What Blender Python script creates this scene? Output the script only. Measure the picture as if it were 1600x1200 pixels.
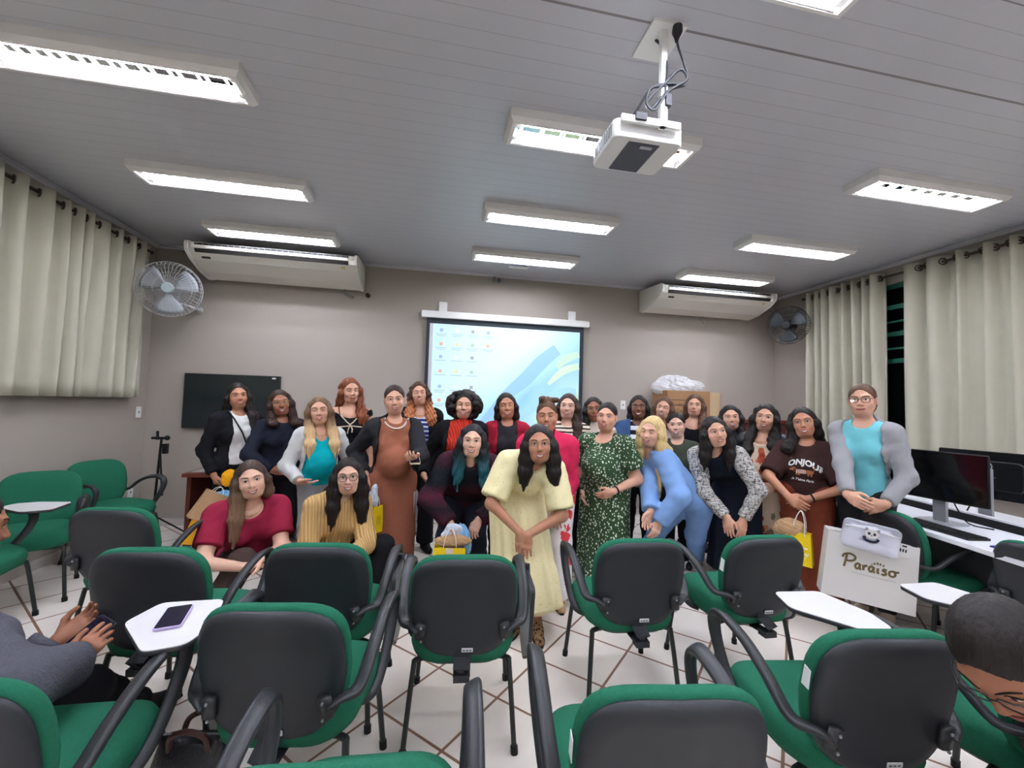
import bpy, math, random
import numpy as np
from mathutils import Vector, Matrix

for o in list(bpy.data.objects):
    bpy.data.objects.remove(o)
SC = bpy.context.scene
COL = SC.collection

# ------------------------------------------------------------------ camera
F_PX, YAW, PITCH, ROLL, CAM_H = 653.38, .190635, .0476564, .0291585, 1.45
def cam_axes():
    cy, sy, cp, sp, cr, sr = math.cos(YAW), math.sin(YAW), math.cos(PITCH), math.sin(PITCH), math.cos(ROLL), math.sin(ROLL)
    w = np.array([sy*cp, cy*cp, sp]); r = np.array([cy, -sy, 0.]); u = np.cross(r, w)
    return cr*r+sr*u, -sr*r+cr*u, w
CR, CU, CW = cam_axes()
CAMP = np.array([0., 0., CAM_H])
cam_d = bpy.data.cameras.new('camera'); cam = bpy.data.objects.new('camera', cam_d); COL.objects.link(cam)
cam_d.sensor_width = 36; cam_d.lens = F_PX/1600*36; cam_d.clip_start = .02
M = Matrix.Identity(4)
for i in range(3):
    M[i][0], M[i][1], M[i][2], M[i][3] = CR[i], CU[i], -CW[i], CAMP[i]
cam.matrix_world = M
SC.camera = cam

def ray(p): return (p[0]-800)/F_PX*CR-(p[1]-600)/F_PX*CU+CW
def atz(p, z): r = ray(p); return CAMP+r*((z-CAM_H)/r[2])          # pixel -> point at height z
def aty(p, y): r = ray(p); return CAMP+r*(y/r[1])                  # pixel -> point on the plane Y=y
def atx(p, x): r = ray(p); return CAMP+r*(x/r[0])
def atd(p, d): return CAMP+ray(p)*d                                # pixel -> point at depth d

# ------------------------------------------------------------------ world + exposure
wd = bpy.data.worlds.new('night'); SC.world = wd; wd.use_nodes = True
wd.node_tree.nodes['Background'].inputs[0].default_value = (.01, .013, .02, 1)
wd.node_tree.nodes['Background'].inputs[1].default_value = .3
SC.view_settings.view_transform = 'Standard'; SC.view_settings.look = 'None'
SC.view_settings.gamma = 1; SC.view_settings.use_curve_mapping = False
SC.view_settings.exposure = 2.02
LAMP = 21.0                      # strength of the fluorescent tubes

# ------------------------------------------------------------------ materials
def lin(c):
    return tuple(((v/255)/12.92 if v/255 <= .04045 else ((v/255+.055)/1.055)**2.4) for v in c)
class N:                                                            # tiny node-graph helper
    def __init__(s, name):
        s.m = bpy.data.materials.new(name); s.m.use_nodes = True; s.t = s.m.node_tree
        s.b = s.t.nodes['Principled BSDF']; s._c = None
    def n(s, typ, **kw):
        x = s.t.nodes.new(typ)
        for k, v in kw.items():
            if k.startswith('i'): s.put(x.inputs[int(k[1:])], v)
            else: setattr(x, k, v)
        return x
    def put(s, sock, v):
        if hasattr(v, 'is_output') or isinstance(v, bpy.types.NodeSocket): s.t.links.new(v, sock)
        else:
            if isinstance(v, (tuple, list)) and len(v) == 3 and sock.type == 'RGBA': v = tuple(v)+(1,)
            sock.default_value = v
    def co(s):
        if not s._c: s._c = s.n('ShaderNodeTexCoord').outputs['Object']
        return s._c
    def math(s, op, a, b=0.):
        return s.n('ShaderNodeMath', operation=op, i0=a, i1=b).outputs[0]
    def xyz(s):
        return s.n('ShaderNodeSeparateXYZ', i0=s.co()).outputs
    def scale(s, v):
        return s.n('ShaderNodeVectorMath', operation='MULTIPLY', i0=s.co(), i1=v).outputs[0]
    def dot(s, v):
        return s.n('ShaderNodeVectorMath', operation='DOT_PRODUCT', i0=s.co(), i1=v).outputs['Value']
    def noise(s, sc, det=2., vec=None):
        x = s.n('ShaderNodeTexNoise'); s.put(x.inputs['Vector'], vec or s.co()); x.inputs['Scale'].default_value = sc; x.inputs['Detail'].default_value = det
        return x.outputs[0]
    def vor(s, sc, vec=None, feature='F1'):
        x = s.n('ShaderNodeTexVoronoi', feature=feature); s.put(x.inputs['Vector'], vec or s.co()); x.inputs['Scale'].default_value = sc
        return x
    def mix(s, f, a, b):
        x = s.n('ShaderNodeMix', data_type='RGBA'); s.put(x.inputs[0], f); s.put(x.inputs[6], a); s.put(x.inputs[7], b)
        return x.outputs[2]
    def ramp(s, f, stops, const=False):
        x = s.n('ShaderNodeValToRGB'); s.put(x.inputs[0], f); r = x.color_ramp
        if const: r.interpolation = 'CONSTANT'
        while len(r.elements) < len(stops): r.elements.new(.5)
        for e, (p, c) in zip(r.elements, stops): e.position = p; e.color = tuple(c)+(1,)
        return x.outputs[0]
    def bump(s, h, st=.3, d=.01):
        x = s.n('ShaderNodeBump'); x.inputs['Strength'].default_value = st; x.inputs['Distance'].default_value = d; s.put(x.inputs['Height'], h)
        s.put(s.b.inputs['Normal'], x.outputs[0])
    def fin(s, col=None, rough=.6, spec=.4, **kw):
        if col is not None: s.put(s.b.inputs['Base Color'], col)
        s.put(s.b.inputs['Roughness'], rough); s.b.inputs['Specular IOR Level'].default_value = spec
        for k, v in kw.items(): s.put(s.b.inputs[k.replace('_', ' ')], v)
        return s.m
_mc = {}
def mat(name, rgb, rough=.6, spec=.4, var=(0, 0), bmp=(0, 0), stretch=(1, 1, 1), **kw):
    if name in _mc: return _mc[name]
    g = N(name); c = lin(rgb)
    if var[1]:
        f = g.noise(var[0], 3., g.scale(stretch))
        k = var[1]
        col = g.mix(f, tuple(v*(1-k) for v in c), tuple(min(1, v*(1+k)) for v in c))
    else: col = c
    if bmp[1]: g.bump(g.noise(bmp[0], 3., g.scale(stretch)), bmp[1], .01)
    _mc[name] = g.fin(col, rough, spec, **kw)
    return _mc[name]
def emis(name, rgb, st):
    if name in _mc: return _mc[name]
    g = N(name); c = lin(rgb)
    _mc[name] = g.fin(c, .5, .2, Emission_Color=c, Emission_Strength=st)
    return _mc[name]

# ------------------------------------------------------------------ mesh kit
def link(o, parent=None):
    COL.objects.link(o)
    if parent is not None: o.parent = parent
    return o
def tag(o, label=None, cat=None, group=None, kind=None):
    for k, v in (('label', label), ('category', cat), ('group', group), ('kind', kind)):
        if v: o[k] = v
    return o
def empty(name, loc=(0, 0, 0), rz=0., label=None, cat=None, group=None):
    o = bpy.data.objects.new(name, None); COL.objects.link(o); o.location = loc; o.rotation_euler = (0, 0, rz); o.empty_display_size = .1
    return tag(o, label, cat, group)
def mesh_np(name, V, Fq, mats, parent=None, midx=None, smooth=True):
    """V (n,3); Fq list of face index arrays (k-gon lists)."""
    me = bpy.data.meshes.new(name)
    me.from_pydata([tuple(v) for v in V], [], Fq if isinstance(Fq, list) else Fq.tolist())
    for m in (mats if isinstance(mats, (list, tuple)) else [mats]): me.materials.append(m)
    if midx is not None: me.polygons.foreach_set('material_index', np.asarray(midx, dtype=np.int32))
    if smooth: me.polygons.foreach_set('use_smooth', np.ones(len(me.polygons), dtype=bool))
    me.update()
    return link(bpy.data.objects.new(name, me), parent)
class MB:
    def __init__(s): s.v = []; s.f = []; s.mi = []; s.m = 0
    def add(s, V, Fs, m=None):
        o = len(s.v); s.v += [tuple(map(float, p)) for p in V]
        for f in Fs: s.f.append([i+o for i in f]); s.mi.append(s.m if m is None else m)
        return s
    def box(s, lo, hi, rot=None, c=None, m=None):
        x0, y0, z0 = lo; x1, y1, z1 = hi
        V = np.array([(x0,y0,z0),(x1,y0,z0),(x1,y1,z0),(x0,y1,z0),(x0,y0,z1),(x1,y0,z1),(x1,y1,z1),(x0,y1,z1)], float)
        if rot is not None: V = V@np.array(rot).T
        if c is not None: V = V+np.array(c)
        return s.add(V, [(0,3,2,1),(4,5,6,7),(0,1,5,4),(1,2,6,5),(2,3,7,6),(3,0,4,7)], m)
    def rings(s, R, cap=True, closed=True, m=None):
        n = len(R[0]); o = []; V = []; Fs = []
        for r in R: V += list(r)
        for k in range(len(R)-1):
            for i in range(n if closed else n-1):
                j = (i+1) % n; Fs.append((k*n+i, k*n+j, (k+1)*n+j, (k+1)*n+i))
        if cap: Fs.append(tuple(range(n-1, -1, -1))); Fs.append(tuple((len(R)-1)*n+i for i in range(n)))
        return s.add(V, Fs, m)
    def tube(s, path, r, n=8, rb=None, up=(0, 0, 1), m=None, cap=True, closed=False, sq=1.):
        """tube along a path; r float or list; rb second half-axis (flat section)"""
        P = [np.array(p, float) for p in path]; R = []
        prev = np.array(up, float)
        for i, p in enumerate(P):
            if closed: t = P[(i+1) % len(P)]-P[i-1]
            else: t = P[min(i+1, len(P)-1)]-P[max(i-1, 0)]
            t = t/(np.linalg.norm(t)+1e-9)
            a = np.cross(t, prev)
            if np.linalg.norm(a) < 1e-4: a = np.cross(t, (1, 0, .1))
            a /= np.linalg.norm(a); b = np.cross(a, t); prev = b
            ra = r[i] if isinstance(r, (list, tuple, np.ndarray)) else r
            rr = ra if rb is None else (rb[i] if isinstance(rb, (list, tuple)) else rb)
            sp = lambda v: math.copysign(abs(v)**sq, v)
            R.append([p+a*ra*sp(math.cos(q))+b*rr*sp(math.sin(q)) for q in np.linspace(0, 2*math.pi, n, endpoint=False)])
        if closed: R.append(R[0]); cap = False
        return s.rings(R, cap, True, m)
    def cyl(s, a, b, r, n=16, r2=None, m=None): return s.tube([a, b], [r, r2 if r2 is not None else r], n, m=m)
    def lathe(s, prof, c=(0, 0, 0), axis=(0, 0, 1), n=24, m=None):
        ax = np.array(axis, float); ax /= np.linalg.norm(ax); a = np.cross(ax, (1, 0, 0) if abs(ax[0]) < .9 else (0, 1, 0)); a /= np.linalg.norm(a); b = np.cross(ax, a)
        R = [[np.array(c)+ax*z+(a*math.cos(q)+b*math.sin(q))*max(r, 1e-4) for q in np.linspace(0, 2*math.pi, n, endpoint=False)] for r, z in prof]
        return s.rings(R, True, True, m)
    def ball(s, c, r, n=12, m=None, sc=(1, 1, 1)):
        R = [[(c[0]+sc[0]*r*math.sin(t)*math.cos(q), c[1]+sc[1]*r*math.sin(t)*math.sin(q), c[2]-sc[2]*r*math.cos(t)) for q in np.linspace(0, 2*math.pi, n, endpoint=False)] for t in np.linspace(.02, math.pi-.02, max(5, n//2+1))]
        return s.rings(R, True, True, m)
    def torus(s, c, axis, R, r, n=20, k=8, m=None):
        ax = np.array(axis, float); ax /= np.linalg.norm(ax); a = np.cross(ax, (1, 0, .01) if abs(ax[0]) < .9 else (0, 1, 0)); a /= np.linalg.norm(a); b = np.cross(ax, a)
        return s.tube([np.array(c)+R*(a*math.cos(q)+b*math.sin(q)) for q in np.linspace(0, 2*math.pi, n, endpoint=False)], r, k, up=ax, closed=True, m=m)
    def prism(s, poly, z0, z1, bev=0., M=None, m=None):
        """extrude a 2D polygon along z with softened rims, optional 4x4 matrix"""
        poly = np.array(poly, float); c = poly.mean(0)
        def ins(d):
            n = len(poly); out = []
            for i in range(n):
                a, b, e = poly[i-1], poly[i], poly[(i+1) % n]
                d1 = (b-a)/(np.linalg.norm(b-a)+1e-9); d2 = (e-b)/(np.linalg.norm(e-b)+1e-9)
                n1 = np.array([-d1[1], d1[0]]); n2 = np.array([-d2[1], d2[0]]); nn = n1+n2; nn /= max(np.linalg.norm(nn), 1e-6)
                out.append(b+nn*d)
            return out
        prof = [(0, z0), (0, z1)] if not bev else [(bev, z0), (bev*.3, z0+bev*.3), (0, z0+bev), (0, z1-bev), (bev*.3, z1-bev*.3), (bev, z1)]
        R = [[np.array([p[0], p[1], z]) for p in ins(d)] for d, z in prof]
        if M is not None: R = [[(np.array(M)@np.append(p, 1))[:3] for p in r] for r in R]
        return s.rings(R, True, True, m)
    def build(s, name, mats, parent=None, smooth=False, angle=40):
        o = mesh_np(name, s.v, s.f, mats, parent, s.mi, smooth)
        if smooth and angle:
            o.data.set_sharp_from_angle(angle=math.radians(angle))
        return o
def rrect(w, h, r, n=5, cx=0, cy=0):
    out = []
    for sx, sy, a0 in ((1, 1, 0), (-1, 1, 90), (-1, -1, 180), (1, -1, 270)):
        for k in range(n+1):
            a = math.radians(a0+90*k/n); out.append((cx+sx*(w/2-r)+r*math.cos(a), cy+sy*(h/2-r)+r*math.sin(a)))
    return out
def catmull(pts, k=6, closed=False):
    P = [np.array(p, float) for p in pts]; out = []; n = len(P)
    for i in range(n if closed else n-1):
        p0, p1, p2, p3 = (P[(i-1) % n], P[i], P[(i+1) % n], P[(i+2) % n]) if closed else (P[max(i-1, 0)], P[i], P[i+1], P[min(i+2, n-1)])
        for t in np.linspace(0, 1, k, endpoint=False):
            out.append(.5*((2*p1)+(-p0+p2)*t+(2*p0-5*p1+4*p2-p3)*t*t+(-p0+3*p1-3*p2+p3)*t**3))
    if not closed: out.append(P[-1])
    return out
def text(name, body, size, mtx, m, parent=None, ext=.0006, shear=0., bold=0., align='CENTER', spacing=1.):
    cu = bpy.data.curves.new(name, 'FONT'); cu.body = body; cu.size = size; cu.extrude = ext; cu.shear = shear; cu.offset = bold
    cu.align_x = align; cu.align_y = 'CENTER'; cu.space_character = spacing; cu.resolution_u = 3
    o = bpy.data.objects.new(name, cu); COL.objects.link(o); bpy.context.view_layer.update()
    me = bpy.data.meshes.new_from_object(o.evaluated_get(bpy.context.evaluated_depsgraph_get())); bpy.data.objects.remove(o); bpy.data.curves.remove(cu)
    me.materials.clear(); me.materials.append(m); me.name = name
    o = link(bpy.data.objects.new(name, me), parent); o.matrix_local = mtx
    return o
def frame(loc, right, up):
    r = Vector(right).normalized(); u = Vector(up); n = r.cross(u).normalized(); u = n.cross(r)
    m = Matrix.Identity(4)
    for i in range(3): m[i][0], m[i][1], m[i][2], m[i][3] = r[i], u[i], n[i], loc[i]
    return m
def copy_tree(o, parent=None):
    c = o.copy(); COL.objects.link(c)
    if parent is not None: c.parent = parent
    for ch in list(o.children): copy_tree(ch, c)
    return c
random.seed(4); RNG = np.random.default_rng(7)

# ================================================================== SETTING
XL, XR, YB, YN, CH = -3.09, 4.965, 5.314, -3.2, 3.118
M_wall = mat('wall_paint', (166, 157, 147), .75, .25, var=(1.3, .03), bmp=(180, .04))
M_white = mat('white_enamel', (226, 226, 222), .35, .5)
M_black = mat('black_plastic', (30, 31, 34), .42, .45, bmp=(400, .05))
M_dark = mat('matte_black', (18, 18, 20), .55, .3)
M_tile = None
def floor_mat():
    g = N('diagonal_tiles')
    def lines(d, off):
        a = g.math('DIVIDE', g.math('SUBTRACT', g.dot(d), off), .392)
        return g.math('ABSOLUTE', g.math('SUBTRACT', g.math('FRACT', a), .5))
    e = g.math('MAXIMUM', lines((.70711, .70711, 0), 1.36), lines((.70711, -.70711, 0), -1.22))
    grout = g.math('GREATER_THAN', e, .5-.017)
    tile = g.mix(g.noise(2.2, 4.), lin((232, 222, 210)), lin((241, 233, 223)))
    g.bump(g.math('MULTIPLY', grout, -1.), .4, .003)
    col = g.mix(grout, tile, lin((132, 98, 76)))
    rough = g.math('ADD', g.math('MULTIPLY', grout, .5), .22)
    return g.fin(col, rough, .45)
def ceil_mat():
    g = N('pvc_ceiling_strips')
    y = g.xyz()[1]
    a = g.math('ABSOLUTE', g.math('SUBTRACT', g.math('FRACT', g.math('DIVIDE', y, .1)), .5))
    gr = g.math('GREATER_THAN', a, .476)
    jn = g.math('LESS_THAN', g.math('ABSOLUTE', g.math('SUBTRACT', y, 1.60)), .006)
    jn2 = g.math('LESS_THAN', g.math('ABSOLUTE', g.math('SUBTRACT', y, 1.2)), .003)
    k = g.math('MAXIMUM', g.math('MULTIPLY', gr, .26), g.math('MULTIPLY', g.math('MAXIMUM', jn, jn2), .75))
    base = g.mix(g.noise(1.2, 2.), lin((190, 191, 197)), lin((198, 199, 205)))
    g.bump(g.math('MULTIPLY', gr, -1.), .5, .004)
    return g.fin(g.mix(k, base, lin((95, 85, 80))), .33, .5)
def struct(name, mb, m):
    o = mb.build(name, m); o['kind'] = 'structure'; return o
struct('floor', MB().box((XL-.1, YN-.1, -.1), (XR+.1, YB+.1, 0)), floor_mat())
struct('ceiling', MB().box((XL-.1, YN-.1, CH), (XR+.1, YB+.1, CH+.1)), ceil_mat())
struct('wall_back', MB().box((XL-.1, YB, 0), (XR+.1, YB+.12, CH)), M_wall)
struct('wall_left', MB().box((XL-.12, YN, 0), (XL, YB, CH)), M_wall)
struct('wall_front', MB().box((XL-.1, YN-.12, 0), (XR+.1, YN, CH)), M_wall)
WY0, WY1, WZ0, WZ1 = 1.0, 4.55, 1.05, 2.9          # window opening in the right wall
struct('wall_right', MB().box((XR, YN, 0), (XR+.12, WY0, CH)).box((XR, WY1, 0), (XR+.12, YB, CH)).box((XR, WY0, 0), (XR+.12, WY1, WZ0)).box((XR, WY0, WZ1), (XR+.12, WY1, CH)), M_wall)
M_base = mat('tile_skirting', (196, 188, 181), .3, .4)
struct('baseboard_left', MB().box((XL, YN, 0), (XL+.012, YB, .08)), M_base)
struct('baseboard_back', MB().box((XL, YB-.012, 0), (XR, YB, .08)), M_base)
struct('baseboard_right', MB().box((XR-.012, YN, 0), (XR, YB, .08)), M_base)
M_corn = mat('ceiling_cornice', (190, 190, 196), .4, .4)
def cornice(lo, hi, ax, inw):
    b = MB()
    pr = [(0, 0), (0, -.03), (.008, -.034), (.02, -.016), (.034, -.008), (.036, 0)]
    R = []
    for e in (lo, hi):
        r = []
        for a, z in pr:
            r.append((inw[0]+inw[1]*a, e, CH+z) if ax == 'y' else (e, inw[0]+inw[1]*a, CH+z))
        R.append(r)
    return b.rings(R)
struct('trim_1', cornice(YN, YB, 'y', (XL, 1)), M_corn)
struct('trim_2', cornice(YN, YB, 'y', (XR, -1)), M_corn)
struct('trim_3', cornice(XL, XR, 'x', (YB, -1)), M_corn)

# window behind the right curtains: green steel bars, night outside
M_green_steel = mat('green_window_steel', (40, 104, 84), .35, .5)
M_glass = N('dark_window_glass').fin(lin((10, 14, 14)), .08, .5, Transmission_Weight=.35)
wf = MB()
for z in (WZ0, 2.02, 2.32, 2.62, WZ1-.05): wf.box((XR+.03, WY0, z), (XR+.08, WY1, z+.05))
for y in np.linspace(WY0, WY1-.05, 7): wf.box((XR+.03, y, WZ0), (XR+.08, y+.05, WZ1))
for z in (2.17, 2.47): wf.box((XR+.02, WY0, z), (XR+.06, WY1, z+.02))
w1 = wf.build('window_1', M_green_steel); w1['kind'] = 'structure'
MB().box((XR+.05, WY0, WZ0), (XR+.056, WY1, WZ1)).build('pane', M_glass, w1)

# ------------------------------------------------------------------ fluorescent ceiling lamps
M_lampbody = mat('lamp_housing_enamel', (228, 226, 222), .4, .4)
M_refl = mat('lamp_reflector', (205, 207, 212), .03, .6, Metallic=1.)
M_tube = emis('fluorescent_tube', (238, 242, 255), LAMP)
def make_lamp():
    r = empty('ceiling_lamp')
    L, W, Hh = .6, .125, .075
    b = MB()
    b.box((-L, -W, -.012), (L, W, 0))
    # sloped outer sides, flat bottom rim
    def ring(l, w, z): return [(-l, -w, z), (l, -w, z), (l, w, z), (-l, w, z)]
    b.rings([ring(L, W, -.01), ring(L, W, -.05), ring(L-.018, W-.018, -Hh), ring(L-.04, W-.032, -Hh), ring(L-.045, W-.036, -.012)], cap=False)
    b.build('housing', M_lampbody, r)
    rf = MB()
    prof = [(-.092, -.066), (-.086, -.03), (-.080, -.034), (.080, -.034), (.086, -.03), (.092, -.066)]
    rf.rings([[(x, y_, z) for y_, z in prof] for x in (-L+.05, L-.05)], cap=False, closed=False)
    rf.build('reflector', M_refl, r)
    for c in (-.060, .060):
        MB().cyl((-L+.075, c, -.046), (L-.075, c, -.046), .0125, 10).build('tube', M_tube, r, smooth=True)
        for e in (-1, 1):
            MB().box((e*(L-.05)-.022, c-.018, -.06), (e*(L-.05)+.022, c+.018, -.015)).build('socket', M_lampbody, r)
    lv = MB()
    for x in np.linspace(-L+.09, L-.09, 9):
        lv.box((x-.0025, -W+.037, -.072), (x+.0025, W-.037, -.05))
    for e in (-1, 1): lv.box((-L+.06, e*(W-.037)-.002, -.072), (L-.06, e*(W-.037)+.002, -.058))
    lv.build('louver', M_lampbody, r)
    return r
lamp0 = make_lamp()
rows = [4.515, 3.50, 2.36, 1.24, .1, -1.1, -2.2]  # lamps outside the view are added to brighten faces and near floor
cols = [-1.6, .98, 3.51]
rn = ['nearest the back wall', 'second row from the back wall', 'third row from the back wall', 'cropped by the top edge']
cn = ['left', 'middle', 'right']
first = True
for j, y in enumerate(rows):
    for i, x in enumerate(cols):
        lp = lamp0 if first else copy_tree(lamp0); first = False
        lp.location = (x, y, CH)
        tag(lp, f'twin-tube fluorescent ceiling lamp, {cn[i]} one of the {"row " if j == 0 else ""}{rn[j]}' if j < 3 else 'twin-tube fluorescent ceiling lamp above the projector, cropped by the top edge' if (j, i) == (3, 1) else 'twin-tube fluorescent ceiling lamp added out of view to light faces and near floor', 'ceiling lamp', 'fluorescent ceiling lamps')

# ------------------------------------------------------------------ curtains, rods
M_curt = mat('cream_curtain_cloth', (180, 176, 158), .85, .15, var=(9, .05), bmp=(320, .08))
M_rod = mat('dark_brown_rod', (62, 44, 36), .4, .4)
def rod(x, y0, y1, z, label):
    r = MB(); r.cyl((0, y0, 0), (0, y1, 0), .013, 12)
    for e in (y0, y1): r.ball((0, e, 0), .019, 10)
    s = 1 if x > 0 else -1
    for y in np.linspace(y0+.12, y1-.12, 4): r.cyl((0, y, 0), (s*(abs(XR if x > 0 else XL)-abs(x)-.001), y, .0), .008, 8)
    o = r.build('curtain_rod', M_rod, smooth=True); o.location = (x, 0, z)
    return tag(o, label, 'curtain rod')
rod(-2.985, -.6, 5.06, 2.955, 'dark brown curtain rod along the left wall')
rod(4.865, .6, 4.72, 2.965, 'dark brown curtain rod along the right wall above the window')
def curtain(x, y0, y1, ztop, zbot, nf, seed, label, amp=.055):
    rg = np.random.default_rng(seed)
    wd_ = rg.uniform(.55, 1.5, nf*2); ed = np.concatenate([[0], np.cumsum(wd_)]); ed = y0+(y1-y0)*ed/ed[-1]
    am = rg.uniform(.7, 1.15, nf*2)*amp
    NY = nf*2*6; ys = np.linspace(y0, y1, NY+1)
    NZ = 14; V = []; Fs = []
    ph = np.interp(ys, ed, np.arange(nf*2+1)); amv = np.interp(ys, (ed[:-1]+ed[1:])/2, am)
    for k in range(NZ+1):
        t = k/NZ; z = ztop+(zbot-ztop)*t
        s = np.sin(ph*math.pi)
        w = np.sign(s)*np.abs(s)**.75*amv*(1-.15*t)+.006*np.sin(ph*2.1+5*t)
        sway = .012*t*np.sin(ys*3+seed)
        for yy, ww, sw in zip(ys, w, sway): V.append((x+ww, yy+sw, z))
    for k in range(NZ):
        for i in range(NY):
            a = k*(NY+1)+i; Fs.append([a, a+1, a+NY+2, a+NY+1])
    V = np.array(V); c = np.array([x, (y0+y1)/2, zbot])
    o = mesh_np('curtain', V-c, Fs, M_curt); o.location = c
    md = o.modifiers.new('thick', 'SOLIDIFY'); md.thickness = .006; md.offset = 0
    tag(o, label, 'curtain', 'cream eyelet curtains')
    for e in ed[1:-1]:
        g = MB().torus((0, 0, 0), (.6, .8, 0), .029, .0075, 18, 6).build('eyelet', M_rod, o, smooth=True, angle=0)
        g.location = (x-c[0], e-c[1], ztop-.055-c[2])
    return o
curtain(-2.985, -.5, 3.15, 3.005, 1.375, 17, 3, 'cream eyelet curtain panel on the left wall, the one nearer the camera')
curtain(-2.985, 3.2, 5.02, 3.005, 1.405, 11, 9, 'cream eyelet curtain panel on the left wall beside the wall fan')
curtain(4.865, .7, 3.50, 3.02, .8, 14, 5, 'cream eyelet curtain panel on the right wall behind the computer monitors')
curtain(4.865, 3.70, 4.66, 3.02, .8, 8, 12, 'cream eyelet curtain panel on the right wall nearer the corner fan')

# ------------------------------------------------------------------ air conditioners
M_ac = mat('ac_ivory_plastic', (232, 228, 218), .4, .4)
M_slot = mat('ac_dark_slot', (40, 38, 36), .6, .3)
M_greyp = mat('grey_plastic', (128, 130, 132), .5, .4)
def make_ac(xc, label, pipe):
    r = empty('air_conditioner', (xc, YB, 2.75), 0, label, 'air conditioner', 'ceiling-hung split air conditioners')
    # side profile (y from wall, z): tall front lip, belly sloping back down to the wall
    prof = [(-.02, .02), (-.10, 0), (-.30, .03), (-.50, .10), (-.585, .155), (-.605, .20), (-.60, .245), (-.56, .262), (-.02, .30)]
    w = .80
    MB().rings([[(x, y*(.985 if abs(x) > w-.02 else 1), z) for y, z in prof] for x in (-w, -w+.03, w-.03, w)]).build('housing', M_ac, r)
    for e in (-1, 1):
        pr = [(y*1.02-.0, (z-.13)*1.06+.13) for y, z in prof]
        MB().rings([[(e*(w+dx), y, z) for y, z in pr] for dx in ((0, .028) if e > 0 else (.028, 0))]).build('end_cap', M_ac, r)
    def strip(y0, z0, y1, z1, m, nm, out=.004, x0=-.74, x1=.74):
        d = np.array([y1-y0, z1-z0]); n = np.array([-d[1], d[0]]); n = n/np.linalg.norm(n)*out
        if n[0] > 0: n = -n
        return MB().rings([[(x0, y0, z0), (x0, y1, z1), (x0, y1+n[0], z1+n[1]), (x0, y0+n[0], z0+n[1])], [(x1, y0, z0), (x1, y1, z1), (x1, y1+n[0], z1+n[1]), (x1, y0+n[0], z0+n[1])]]).build(nm, m, r)
    strip(-.604, .222, -.602, .242, M_slot, 'vent_slot')
    strip(-.58, .152, -.602, .186, M_slot, 'vent_slot', .003)
    strip(-.600, .192, -.604, .218, M_ac, 'louver_blade', .014)
    g = MB()
    for x in np.linspace(-.72, .72, 26): g.box((x-.002, -.611, .222), (x+.002, -.606, .242))
    g.build('grille_fins', M_greyp, r)
    strip(-.52, .111, -.54, .125, M_slot, 'badge', .003, -.70, -.62)
    strip(-.53, .118, -.555, .136, mat('energy_label', (206, 190, 120), .6), 'energy_sticker', .003, .66, .70)
    b = MB(); px = .62 if pipe == 'r' else .1
    b.tube([(px, -.1, .01), (px, -.1, -.03), (px+.05, -.05, -.06), (px+.08, -.01, -.06)], .014, 8)
    b.build('drain_pipe', M_greyp, r, smooth=True)
    return r
make_ac(-1.67, 'long ivory air conditioner high on the left, above the wall television', 'r')
make_ac(3.61, 'long ivory air conditioner high on the right, above the cardboard boxes', 'm')
o = MB().lathe([(.0, .05), (.024, .05), (.026, .03), (.026, 0)], (-.80, YB, 2.72), (0, -1, 0)).build('pipe_hole_cap', M_dark, smooth=True)
tag(o, 'round black pipe hole cap on the wall below the left air conditioner', 'wall cap')

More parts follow.
